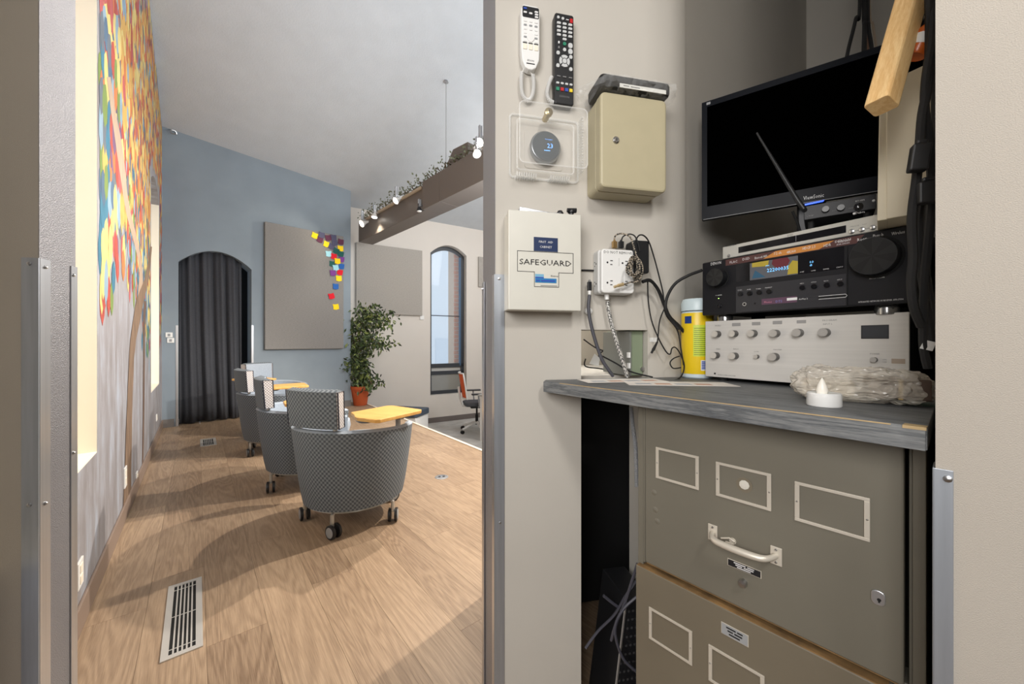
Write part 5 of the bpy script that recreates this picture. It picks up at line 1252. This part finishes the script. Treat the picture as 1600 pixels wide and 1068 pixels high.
u, z = F2.uv(1123, 466); obj('power_led', MB().lathe([(.0012, .0), (.0012, .0008), (0, .001)], 8, (u, 0, z), axis='y'), mat('lime led', sr(190, 255, 120), .4, emit=(sr(190, 255, 120), 2)), fp)
# printed sticker strip along the top
st0 = F2.uv(1134)[0]; st1 = F2.uv(1351)[0]; zs1 = r1-.003; zs0 = r1-.0175
sm = mat('maroon sticker strip', sr(84, 52, 50), .35)
stp = obj('sticker_strip', MB().prismy([(st0, zs0), (st1-.012, zs0), (st1, zs1), (st0, zs1)], -.0006, 0), sm, fp)
obj('sticker_glow', MB().prismy([(st0+.085, zs0+.001), (st0+.19, zs0+.001), (st0+.215, zs1-.001), (st0+.11, zs1-.001)], -.0009, -.0006), mat('amber sticker field', sr(196, 130, 60), .4), stp)
for i, (a, s, w_) in enumerate(((.02, 'FLAC', .018), (.05, 'DSD', .016), (.083, 'Bluetooth WiFi', .026), (.118, '7.2 ch', .015), (.145, '4K/60', .017), (.178, 'HDCP 2.3', .022), (.21, 'HDR', .012), (.237, 'Dolby Atmos', .018), (.265, 'Roon', .014), (.288, 'Phono In', .014), (.315, 'Wireless', .017))):
    text(s, stp, st0+a*.97, (zs0+zs1)/2+(.001 if i % 2 else -.001), -.0012, w_, M['printw'], .0055)
text('DENON', stp, st1-.032, (zs0+zs1)/2+.003, -.0012, .024, M['printw'], .0042); text('AVR-S750H', stp, st1-.032, (zs0+zs1)/2-.0035, -.0012, .02, M['printw'], .0028)
tpx('MASTER VOLUME', F2, fp, 1370, 434, 24, M['printw'], 1.8); tpx('INTEGRATED NETWORK AV RECEIVER  AVR-S750H', F2, fp, 1375, 469.5, 70, M['printw'], 2.4)

# ---- disc player on the receiver
zP = zR+r1+.0008
F3 = Fr(*(lambda p: (p.x, p.y))(P(1129, 534, .955)), vang(431), zP)
wP = F3.uv(1396)[0]; hP = .0335
e = F3.empty('disc_player', 'slim silver disc player lying on top of the black receiver', 'disc player')
sv = mat('pale silver plastic', sr(196, 194, 186), .4, .2)
obj('body', MB().box(.003, wP-.003, .012, .17, .004, hP), M['greyp'], e, bev=.002)
fp = obj('front_panel', MB().prismy([(0, .003), (wP, .003), (wP, hP), (0, hP)], 0, .0118), sv, e, bev=.0015)
for x in (.03, wP-.03): obj('foot', MB().lathe([(.009, 0), (.009, .0045)], 14, (x, .06, 0)), M['blackm'], e, True)
for x in (.03, wP-.03): obj('foot', MB().lathe([(.009, 0), (.009, .0045)], 14, (x, .15, 0)), M['blackm'], e, True)
ua = F3.uv(1154)[0]; ub_ = F3.uv(1322)[0]
ty = obj('tray_window', MB().box(ua, ub_, -.0007, 0, .0105, hP-.0085), rg, fp)
obj('tray_seam', MB().box(ua+.12, ua+.1206, -.0009, -.0006, .012, hP-.009), M['greyp'], ty)
tpx('TOSHIBA', F3, fp, 1142, 383, 17, M['print'], 3.2); tpx('DVD', F3, ty, 1235, 367, 9, M['printg'], 3, off=-.001)
for x in (1331, 1347, 1364): 
    u = F3.uv(x, 534, 0)[0]; obj('button', MB().lathe([(.0048, 0), (.0048, .0016), (.003, .0026), (0, .0028)], 20, (u, 0, .0105), axis='y'), M['screw'], fp, True)
obj('button_line', MB().box(ub_+.004, wP-.01, -.0004, 0, .0102, .0108), M['printg'], fp)
u = F3.uv(1139)[0]; obj('power_button', MB().lathe([(.004, 0), (.004, .0014), (0, .002)], 18, (u, 0, .0085), axis='y'), M['screw'], fp, True)
tpx('OPEN/CLOSE', F3, fp, 1335, 353, 14, M['printg'], 1.6); tpx('PLAY', F3, fp, 1351, 350, 7, M['printg'], 1.6)

# ---- wireless mic receiver with antenna
zM = zP+hP+.0006
p0 = P(1256, 534, .83); p1 = P(1369, 534, .757)
F4 = Fr(p0.x, p0.y, atan2(p1.y-p0.y, p1.x-p0.x), zM); wM = hypot(p1.x-p0.x, p1.y-p0.y)
m0 = max(F4.uv(1256, 344)[1], .004); m1 = F4.uv(1300, 314.5)[1]
e = F4.empty('wireless_receiver', 'small black wireless microphone receiver with long antenna on the disc player', 'receiver')
obj('case', MB().box(0, wM, .004, .09, m0, m1), M['blackm'], e, bev=.002); fp = obj('front_panel', MB().box(0, wM, 0, .0038, m0, m1), rb, e, bev=.001)
for x in (.012, wM-.012):
    for y in (.02, .08): obj('foot', MB().lathe([(.006, 0), (.006, m0+.001)], 12, (x, y, 0)), M['blackm'], e)
for x, y in ((1290, 326), (1314, 323.5)): knob(F4, fp, x, y, .0065, .007, M['black'], bk_, 20)
knob(F4, fp, 1341.5, 322, .0075, .005, bk_, rg, 24)
u, z = F4.uv(1365, 313.5); obj('indicator', MB().lathe([(.0025, 0), (.002, .002), (0, .0025)], 12, (u, 0, z), axis='y'), M['white'], fp, True)
tpx('UHF', F4, fp, 1266, 337, 11, M['printg'], 2.2); tpx('CH A', F4, fp, 1303, 329, 7, M['printg'], 1.6); tpx('CH B', F4, fp, 1329, 325, 7, M['printg'], 1.6); tpx('Debra', F4, fp, 1344, 331.5, 15, M['printw'], 3.4); tpx('DT-1202', F4, fp, 1344, 313, 14, M['printw'], 1.8)
u, z = F4.uv(1334.5, 333.5); obj('logo_disc', MB().lathe([(.0022, 0), (.0022, .0004), (0, .0004)], 12, (u, 0, z), axis='y'), M['printw'], fp)
u0_, z0_ = F4.uv(1256, 329, -.004); u1_, z1_ = F4.uv(1182.5, 207.5, -.004)
obj('antenna', MB().tube([(.002, .001, z0_+.001), (u0_*.5, -.003, z0_+.004), (u0_+(u1_-u0_)*.12, -.004, z0_+(z1_-z0_)*.12), (u1_, -.004, z1_)], [.0045, .0055, .0052, .0022], 10), M['black'], e, True)

# ---- monitor
zMo = H+(534-343.5)/FP*1.1
Fm = Fr(*(lambda p: (p.x, p.y))(P(1096.5, 534, 1.10)), vang(-60), zMo)
e = Fm.empty('monitor', 'black flat screen monitor standing behind the stack of equipment', 'monitor')
hM = Fm.uv(1096.5, 161)[1]; wM2 = .462
bz = mat('gloss black bezel', sr(12, 15, 22), .4, spec=.12)
obj('back_shell', MB().box(.01, wM2-.01, .018, .045, .012, hM-.012), M['black'], e, bev=.01)
bb = obj('bezel', MB().box(0, wM2, 0, .018, 0, .036).box(0, wM2, 0, .018, hM-.016, hM).box(0, .014, 0, .018, .036, hM-.016).box(wM2-.014, wM2, 0, .018, .036, hM-.016), bz, e)
obj('screen', MB().box(.014, wM2-.014, .004, .016, .036, hM-.016), mat('unlit screen', sr(1, 1, 1), .55, spec=.0), e)
obj('silver_lip', MB().box(.004, wM2-.004, -.001, .002, -.0005, .0006), M['greyp'], bb)
tpx('ViewSonic', Fm, bb, 1271, 307, 32, M['printw'], 6)
u, z = Fm.uv(1272, 317); obj('blue_light', MB().prismy([(u-.022, z-.003), (u+.018, z-.0005), (u+.02, z+.003), (u-.018, z+.001)], -.002, .001), mat('blue power light', sr(30, 90, 230), .3, emit=(sr(20, 90, 255), 1.2)), bb)
u, z = Fm.uv(1107, 162); obj('badge', MB().box(u-.005, u+.005, -.001, 0, hM-.011, hM-.004), M['greyp'], bb)
nb = Fm.loc(.885, 1.01, 0); zb0 = zR+r1+.0006-zMo
cx2 = wM2*.55
obj('stand_neck', MB().box(cx2-.03, cx2+.03, .046, .062, zb0+.012, .10), M['black'], e, bev=.004)
obj('stand_base', MB().prismz(rr(cx2-.055, cx2+.055, .042, .13, .03), zb0, zb0+.012), M['black'], e, bev=.003)

# ---- cream boards, wood stick, cables at the near right
zBx = zR+r1+.0006
Fb = Fr(*(lambda p: (p.x, p.y))(P(1385, 534, .632)), -.80, zBx)
crm = mat('cream painted board', sr(210, 200, 176), .6, noise=(8, .03)); hB = .236
e = Fb.empty('cream_box', 'cream upright box on the right end of the receiver, behind the black cables', 'box')
obj('shell', MB().hexa([(0, 0, 0), (.072, 0, 0), (.072, .15, 0), (0, .15, 0)], [(0, 0, hB-.008), (.072, 0, hB+.004), (.072, .15, hB+.004), (0, .15, hB-.008)]), crm, e, bev=.0015)
Fb2 = Fr(*(lambda p: (p.x, p.y))(P(1370.5, 534, .643)), -.775, zBx)
tag(Fb2.place(obj('cream_board', MB().hexa([(0, 0, 0), (.0135, 0, 0), (.0135, .14, 0), (0, .14, 0)], [(.003, 0, .215), (.0165, 0, .215), (.0165, .14, .215), (.003, .14, .215)]), crm, bev=.0012)), 'narrow cream board standing left of the cream box', 'board')
q0 = P(1377, 166, .53); q1 = P(1432, -30, .555)
dq = (q1-q0).normalized(); ln_ = .30
o = obj('wood_batten', MB().prismz(rr(-.0145, .0145, -.0145, .0145, .004, 2), 0, ln_), M['pine'], bev=.001)
o.rotation_euler = dq.to_track_quat('Z', 'Y').to_euler(); o.location = q0; tag(o, 'raw pine batten leaning in from the upper right', 'batten')
CG = 'black cables bundled at the right edge of the alcove'
def cab(pts, r, lab): return cable('black_cable', [P(*p) for p in pts], r, M['blackm'], lab, n=8)
cab([(1452, -20, .52), (1453, 60, .52), (1450, 130, .50), (1441, 180, .50), (1437, 230, .50), (1432, 280, .50), (1425, 340, .50), (1427, 400, .50), (1424, 440, .50), (1428, 480, .50), (1440, 510, .50)], .0050, 'black cable at the alcove edge carrying the upper connector block')
cab([(1460, -20, .52), (1456, 60, .515), (1447, 120, .50), (1445, 170, .50), (1452, 220, .50), (1456, 300, .50), (1452, 360, .50), (1446, 420, .50), (1443, 480, .50), (1443, 540, .50), (1450, 575, .50)], .0046, 'long black cable at the alcove edge reaching lowest, beside the wall')
cab([(1459, 60, .54), (1460, 200, .54), (1448, 340, .54), (1440, 380, .54), (1450, 440, .54), (1462, 520, .54)], .004, 'black cable behind the others at the alcove edge')
cab([(1443, 300, .52), (1436, 350, .52), (1438, 420, .52), (1452, 500, .52), (1458, 545, .52)], .0042, 'short black cable between the others at the alcove edge')
def blockat(px_, py_, d, w_, h_, t_, lab, rot=0, parts=None):
    p = P(px_, py_, d); o = obj('cable_connector', MB().box(-w_/2, w_/2, -t_/2, t_/2, -h_/2, h_/2).box(-w_*.3, w_*.3, -t_*.3, t_*.3, h_/2, h_/2+.006), M['black'], bev=.002); o.location = p; o.rotation_euler = (0, rot, -.5); return tag(o, lab, 'connector')
blockat(1436, 247, .488, .018, .034, .014, 'upper black connector block on the hanging cables', .12)
blockat(1450, 301, .488, .020, .028, .014, 'lower black connector block on the hanging cables beside the wall')
p = P(1462, 540, .50); 
o = obj('cable_tag', MB().box(-.008, .004, -.001, .001, -.006, .006), M['white']); o.location = P(1453, 540, .495); o.rotation_euler = (0, .3, -.5); tag(o, 'small white tag on the lowest hanging cable', 'tag')
p = P(1444, 62, .535)
e = bpy.data.objects.new('pill_bottle', None); C.objects.link(e); e.location = p; e.rotation_euler = (.3, .35, 0); tag(e, 'orange bottle with white label hanging among the cables, upper right', 'bottle')
obj('bottle', MB().lathe([(.012, -.022), (.0135, -.019), (.0135, .010), (.010, .017), (.008, .020)], 24), mat('orange translucent plastic', sr(206, 100, 36), .25, alpha=.92), e, True)
obj('label', MB().lathe([(.0138, -.010), (.0138, .004)], 24), M['white'], e, True); obj('cap', MB().lathe([(.011, .020), (.011, .030), (0, .030)], 20), M['blackm'], e, True)
cab([(1437, -20, .56), (1440, 10, .55), (1434, 30, .55), (1430, 60, .55), (1433, 90, .55)], .006, 'thick black cable loop behind the orange bottle')
cab([(1466, 20, .545), (1452, 22, .545), (1445, 38, .54), (1443, 50, .536)], .003, 'thin black strap holding the orange bottle')
# strap loop at the top
# cables rising from the monitor
for i, (pts, r, m_, lab) in enumerate((([(1344, -20, 1.15), (1337, 30, 1.12), (1325, 80, 1.08), (1322, 110, 1.05)], .005, M['blackm'], 'leftmost black cable rising behind the monitor'), ([(1350, -20, 1.15), (1351, 40, 1.12), (1350, 90, 1.05)], .006, M['blackm'], 'middle black cable rising behind the monitor'),
                 ([(1356, -20, 1.15), (1357, 40, 1.12), (1363, 90, 1.05)], .005, M['blackm'], 'right black cable rising behind the monitor'), ([(1353, -20, 1.17), (1355, 40, 1.14), (1356, 90, 1.07)], .0035, mat('brown cable', sr(120, 92, 76), .6), 'thin brown cable between the black ones behind the monitor'), ([(1358, -20, 1.18), (1364, 40, 1.15), (1370, 90, 1.07)], .0035, mat('tan cable', sr(150, 134, 116), .6), 'thin tan cable right of the black ones behind the monitor'))):
    P0 = [P(*p) for p in pts]; P0 = [P0[0]+Vector((0, 0, .9))]+P0+[P0[-1]+Vector((0, 0, -.2))]
    cable('rising_cable', P0, r, m_, lab)
# cable from player down behind receiver at 1240..1260
cab([(1238, 330, .90), (1245, 345, .90), (1250, 362, .90)], .003, 'short black cable hanging from the antenna corner to the disc player')

# ---- bubble wrapped parcel and tea light
pc = P(1338, 534, .640); zW = zS+.0005
bm = bmesh.new(); bmesh.ops.create_icosphere(bm, subdivisions=5, radius=1); random.seed(2)
from mathutils import noise as NZ
for v in bm.verts:
    n = v.co.copy(); sgn = lambda a, p: math.copysign(abs(a)**p, a)
    q = Vector((sgn(n.x, .6)*.088, sgn(n.y, .65)*.045, sgn(n.z, .62)*.0275))
    d = NZ.noise(q*45)*.006+NZ.noise(q*120)*.004+NZ.turbulence(q*230, 2, True)*.0015+NZ.cell(q*90)*.002
    q += n*d; q.z = max(q.z+.0275, 0); v.co = q
me = bpy.data.meshes.new('bubble_wrap'); bm.to_mesh(me); bm.free()
for p in me.polygons: p.use_smooth = False
bw = bpy.data.materials.new('crumpled bubble wrap'); bw.use_nodes = True; nt = bw.node_tree; b = nt.nodes['Principled BSDF']
b.inputs['Base Color'].default_value = sr(226, 218, 204); b.inputs['Roughness'].default_value = .22; b.inputs['Alpha'].default_value = .5; b.inputs['Specular IOR Level'].default_value = .9
tc = nt.nodes.new('ShaderNodeTexCoord'); vo = nt.nodes.new('ShaderNodeTexVoronoi'); vo.inputs['Scale'].default_value = 75; bp = nt.nodes.new('ShaderNodeBump'); bp.inputs['Strength'].default_value = .9; bp.inputs['Distance'].default_value = .006
nt.links.new(tc.outputs['Object'], vo.inputs['Vector']); nt.links.new(vo.outputs['Distance'], bp.inputs['Height']); nt.links.new(bp.outputs['Normal'], b.inputs['Normal'])
me.materials.append(bw)
e = Fr(pc.x, pc.y, -.62, zW).empty('bubble_wrap_parcel', 'small dark box in crumpled bubble wrap on the shelf corner', 'parcel')
o = bpy.data.objects.new('bubble_wrap', me); C.objects.link(o); o.parent = e
obj('inner_box', MB().box(.012, .080, -.037, .028, .010, .042), mat('dark brown box', sr(96, 78, 68), .6), e, bev=.002); obj('tape', MB().box(.044, .049, -.0382, -.037, .010, .042), mat('tan tape', sr(186, 156, 96), .5), e)
obj('inner_foam', MB().box(-.074, -.004, -.028, .028, .008, .034), mat('pale foam', sr(206, 196, 178), .8), e, bev=.004)
tp_ = P(1287.5, 534, .590); e = Fr(tp_.x, tp_.y, 0, zS+.0004).empty('tea_light', 'white flameless tea light in front of the bubble wrap', 'candle')
obj('cup', MB().lathe([(.0212, 0), (.0222, .0015), (.0216, .019), (.020, .0205), (.0, .0185)], 32), M['white'], e, True)
obj('flame_tip', MB().lathe([(.0065, .0186), (.0078, .023), (.0062, .031), (.003, .039), (0, .044)], 20, (-.003, 0, 0)), mat('frosted flame plastic', sr(244, 240, 230), .35), e, True)

# ================= filing cabinet =================
F5 = CB; F5.z = 0
def fu(x, off=0): return F5.uv(x, 534, off)[0]
def fz_(x, y, off=0): return F5.uv(x, y, off)[1]
olive = mat('olive grey enamel', sr(108, 104, 93), .42, noise=(3, .10)); olive2 = mat('brown grey enamel', sr(112, 104, 89), .42, noise=(3, .10))
rim_m = mat('nickel card frame', sr(204, 197, 184), .4, .3); rust = mat('rusty edge', sr(120, 92, 56), .8, noise=(30, .4))
ctop = zS-.0285; uW = fu(1447); DC = .62
e = F5.empty('filing_cabinet', 'old olive grey metal filing cabinet under the shelf', 'filing cabinet')
u1a, u1b = fu(1009.5), fu(1413); zd1 = fz_(1009, 876); zd2t = fz_(1000, 884, -.010)
body = MB().box(0, .012, .0, DC, 0, ctop).box(uW-.012, uW, 0, DC, 0, ctop).box(.012, uW-.012, .02, DC, ctop-.012, ctop).box(.012, uW-.012, DC-.01, DC, 0, ctop-.012).box(.012, uW-.012, .03, DC-.01, 0, .02)
body.box(.012, u1a-.002, .0, .02, zd1-.004, ctop-.002).box(u1b+.004, uW-.012, .004, .03, .02, ctop-.002).box(.012, uW-.012, .012, .05, zd1-.012, zd1-.003)
obj('body', body, olive, e, bev=.001)
DRh = ctop-.018-zd1
def card(par, px_list, off, hole=None, screws=True):
    (xa, ya), (xb, yb), (xc, yc), (xd, yd) = px_list     # TL TR BR BL outer
    ua = (F5.uv(xa, ya, off)[0]+F5.uv(xd, yd, off)[0])/2; ub_ = (F5.uv(xb, yb, off)[0]+F5.uv(xc, yc, off)[0])/2
    zt = (F5.uv(xa, ya, off)[1]+F5.uv(xb, yb, off)[1])/2; zb_ = (F5.uv(xd, yd, off)[1]+F5.uv(xc, yc, off)[1])/2
    t = .0048; y0, y1 = off-.0022, off
    o = obj('card_frame', MB().box(ua, ub_, y0, y1, zt-t, zt).box(ua, ub_, y0, y1, zb_, zb_+t).box(ua, ua+t*1.3, y0, y1, zb_+t, zt-t).box(ub_-t*1.3, ub_, y0, y1, zb_+t, zt-t), rim_m, par, bev=.0006)
    for x in (ua+t*.6, ub_-t*.6): obj('rivet', MB().lathe([(.0014, -y0), (.001, -y0+.0008), (0, -y0+.001)], 10, (x, 0, (zt+zb_)/2), axis='y'), M['screw'], o, True)
    return ua, ub_, zb_, zt
d1_ = obj('drawer', MB().box(u1a, u1b, -.004, .016, zd1, ctop-.006), olive, e, bev=.0025)
obj('drawer_edge', MB().box(u1a+.004, u1b-.004, -.0046, -.0036, zd1, zd1+.0012), rust, d1_)
o1 = -.0042
card(d1_, [(1025, 697), (1092.5, 713), (1092.5, 765), (1025.5, 746)], o1)
ua, ub_, zb_, zt = card(d1_, [(1119, 720), (1205.5, 740), (1205.5, 799.5), (1119, 772)], o1)
uc, zc = F5.uv(1163, 757, o1)
obj('label_seal', MB().lathe([(.0125, .0042), (.0125, .0048), (.0095, .0048)], 24, (uc, 0, zc), axis='y').lathe([(.0085, .0042), (.0075, .0056), (.003, .0062), (0, .0060)], 9, (uc, 0, zc), axis='y', mi=1), [olive2, mat('chipped white sticker', sr(206, 202, 192), .6)], d1_)
card(d1_, [(1242, 750), (1360, 779), (1359.5, 847), (1242, 811)], o1)
# pull handle
def handle(par, xa, ya, xb, yb, off):
    ua, za = F5.uv(xa, ya, off); ub_, zb_ = F5.uv(xb, yb, off); zm = (za+zb_)/2
    h = obj('handle', MB().tube(smoothpath([(ua, off-.001, zm), (ua+.006, off-.018, zm-.001), (ua+.018, off-.026, zm-.002), ((ua+ub_)/2, off-.029, zm-.002), (ub_-.018, off-.026, zm-.002), (ub_-.006, off-.018, zm-.001), (ub_, off-.001, zm)], 5), [.0045]*5+[.0046+.0014*sin(pi*k/20) for k in range(21)]+[.0045]*5, 12), rim_m, par, True)
    for u in (ua, ub_):
        pl = obj('mount_plate', MB().box(u-.008, u+.008, off-.0022, off, zm-.015, zm+.014), rim_m, h, bev=.001)
    return ua, ub_, zm
ha, hb, hz = handle(d1_, 1114, 832, 1213, 866, o1)
for u in (ha, hb):
    for dz in (-.0105, .0095): obj('screw', MB().lathe([(.0022, .0062), (.0016, .0076), (0, .0078)], 10, (u, 0, hz+dz), axis='y'), M['screw'], d1_, True)
lu, lz_ = F5.uv(1145, 843, o1); obj('latch', MB().tube([(lu-.018, o1-.003, lz_-.003), (lu-.004, o1-.004, lz_+.003), (lu+.004, o1-.004, lz_), (lu+.003, o1-.004, lz_-.005), (lu-.010, o1-.004, lz_-.006)], .0016, 8).lathe([(.0055, .004), (.0055, .0055), (0, .006)], 16, (lu, 0, lz_-.002), axis='y'), rim_m, d1_, True)
def plate(par, xa, ya, xb, yb, h_, off, s1, s2, dark=True):
    ua, za = F5.uv(xa, ya, off); ub_, zb_ = F5.uv(xb, yb, off); zc = (za+zb_)/2; hh = h_/2
    pl = obj('maker_plate', MB().box(ua, ub_, off-.0012, off, zc-hh, zc+hh), rim_m, par, bev=.0003)
    obj('plate_field', MB().box(ua+.0012, ub_-.0012, off-.0016, off-.0011, zc-hh+.001, zc+hh-.001), M['print'] if dark else M['greyp'], pl)
    m = M['printw'] if dark else M['print']
    wd_ = ub_-ua
    for k_, (a_, b2, zz_) in enumerate(((.2, .55, .5), (.6, .8, .5), (.25, .45, 0), (.5, .78, 0), (.3, .7, -.5))): obj('plate_mark', MB().box(ua+wd_*a_, ua+wd_*b2, off-.0019, off-.0015, zc+hh*(zz_-.12), zc+hh*(zz_+.12)), m, pl)
plate(d1_, 1137, 877, 1190, 897, .0125, o1, 'STEELWORK', 'OFFICE EQUIPMENT')
ku, kz = F5.uv(1160.5, 911, o1-.006); obj('push_knob', MB().lathe([(.0055, .004), (.0055, .009), (.0068, .010), (.006, .014), (0, .0146)], 20, (ku, 0, kz), axis='y'), M['screw'], d1_, True)
ku, kz = F5.uv(1372, 934, o1-.003); lk = obj('lock', MB().prismy(rr(ku-.0072, ku+.0072, kz-.010, kz+.010, .006, 4), o1-.003, o1), M['alu'], d1_, bev=.001)
obj('keyhole', MB().lathe([(.0022, .0072), (.0022, .0074), (0, .0074)], 12, (ku+.001, 0, kz-.002), axis='y').box(ku+.0, ku+.002, o1-.0032, o1-.003, kz-.006, kz-.002), M['dark'], lk)
for (x, y) in ((1022, 769), (1024, 796), (1027, 814)):
    du, dz = F5.uv(x, y, o1); obj('dent', MB().lathe([(.006, .0041), (.003, .0052), (0, .0055)], 14, (du, 0, dz), axis='y'), olive, d1_, True)
# second drawer, slightly proud, with rusty top edge
o2 = -.010
d2_ = obj('drawer', MB().box(.0005, uW-.030, o2, .016, zd2t-.31, zd2t), olive2, e, bev=.0025)
obj('rusty_edge', MB().box(.004, uW-.034, o2+.0006, .010, zd2t-.0006, zd2t+.0012), rust, d2_)
o2 -= .0002
card(d2_, [(1014.5, 948), (1082, 984), (1082, 1038), (1014.5, 997)], o2)
card(d2_, [(1107.5, 1008), (1195, 1052), (1195, 1117), (1107.5, 1062)], o2)
card(d2_, [(1242, 1075), (1345, 1130), (1345, 1200), (1242, 1138)], o2)
plate(d2_, 1127, 979, 1170, 1001, .020, o2, 'OFFICE', 'SPECIALTY MFG', False)
handle(d2_, 1114, 1150, 1213, 1205, o2)
d3_ = obj('drawer', MB().box(.0005, uW-.014, -.002, .016, .022, zd2t-.316), olive, e, bev=.0025)
card(d3_, [(1025, 1290), (1100, 1340), (1100, 1400), (1025, 1345)], -.0022); handle(d3_, 1114, 1500, 1213, 1600, -.0022)

# ---- dark gap left of the cabinet: black panel added to darken it, cables, perforated bin
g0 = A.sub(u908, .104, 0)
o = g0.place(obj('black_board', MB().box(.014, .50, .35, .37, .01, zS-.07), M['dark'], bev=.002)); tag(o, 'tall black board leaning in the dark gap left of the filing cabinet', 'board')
gc = mat('dark grey cord', sr(70, 70, 80), .5); gl_ = mat('light grey corrugated hose', sr(150, 152, 156), .5)
def cabg(pts, r, m, lab, name='network_cable'): return cable(name, [P(*p) for p in pts], r, m, lab, n=6)  # plain grey cords in the gap
o = obj('corrugated_cord', coil([P(986, 636, .97)-P(986, 636, .97), P(988, 660, .96)-P(986, 636, .97), P(993, 700, .94)-P(986, 636, .97), P(995, 760, .93)-P(986, 636, .97)], .0042, .0014, .0034), gl_, smooth=True); o.location = P(986, 636, .97); tag(o, 'grey corrugated cord hanging behind the cabinet edge', 'cord')
cabg([(996, 880, .92), (985, 915, .93), (975, 945, .94), (962, 975, .95), (955, 1000, .96)], .0035, gc, 'grey cord slanting down beside the cabinet, foremost')
cabg([(996, 905, .98), (978, 930, .98), (960, 960, .99), (935, 985, 1.0), (915, 1012, 1.0)], .0035, gc, 'grey cord slanting left at the bottom of the dark gap')
cabg([(997, 930, .93), (975, 950, .93), (962, 975, .93), (963, 1000, .93), (975, 1030, .93), (996, 1050, .93)], .0035, gc, 'grey cord looping low in front of the perforated bin')
cabg([(943, 930, 1.0), (958, 942, 1.0), (974, 953, 1.0)], .004, gc, 'short grey cord end sticking out of the dark gap', 'cord_end')
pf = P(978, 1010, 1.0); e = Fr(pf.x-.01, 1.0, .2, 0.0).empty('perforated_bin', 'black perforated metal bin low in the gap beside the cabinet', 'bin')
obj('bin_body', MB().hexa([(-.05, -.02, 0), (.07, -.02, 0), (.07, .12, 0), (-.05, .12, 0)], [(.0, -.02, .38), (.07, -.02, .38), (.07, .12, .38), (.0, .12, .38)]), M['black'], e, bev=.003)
mb = MB()
for i in range(6):
    for j in range(16): mb.lathe([(.0035, .0203), (0, .0204)], 8, (-.002+i*.012-(.03*(1-j/16)), 0, .02+j*.022), axis='y')
obj('perforations', mb, mat('hole shadow grey', sr(60, 60, 62), .6), e, kind='stuff')
obj('rim_strip', MB().tube([(-.05, -.022, 0), (.0, -.022, .38)], .003, 6), M['alu'], e, True)
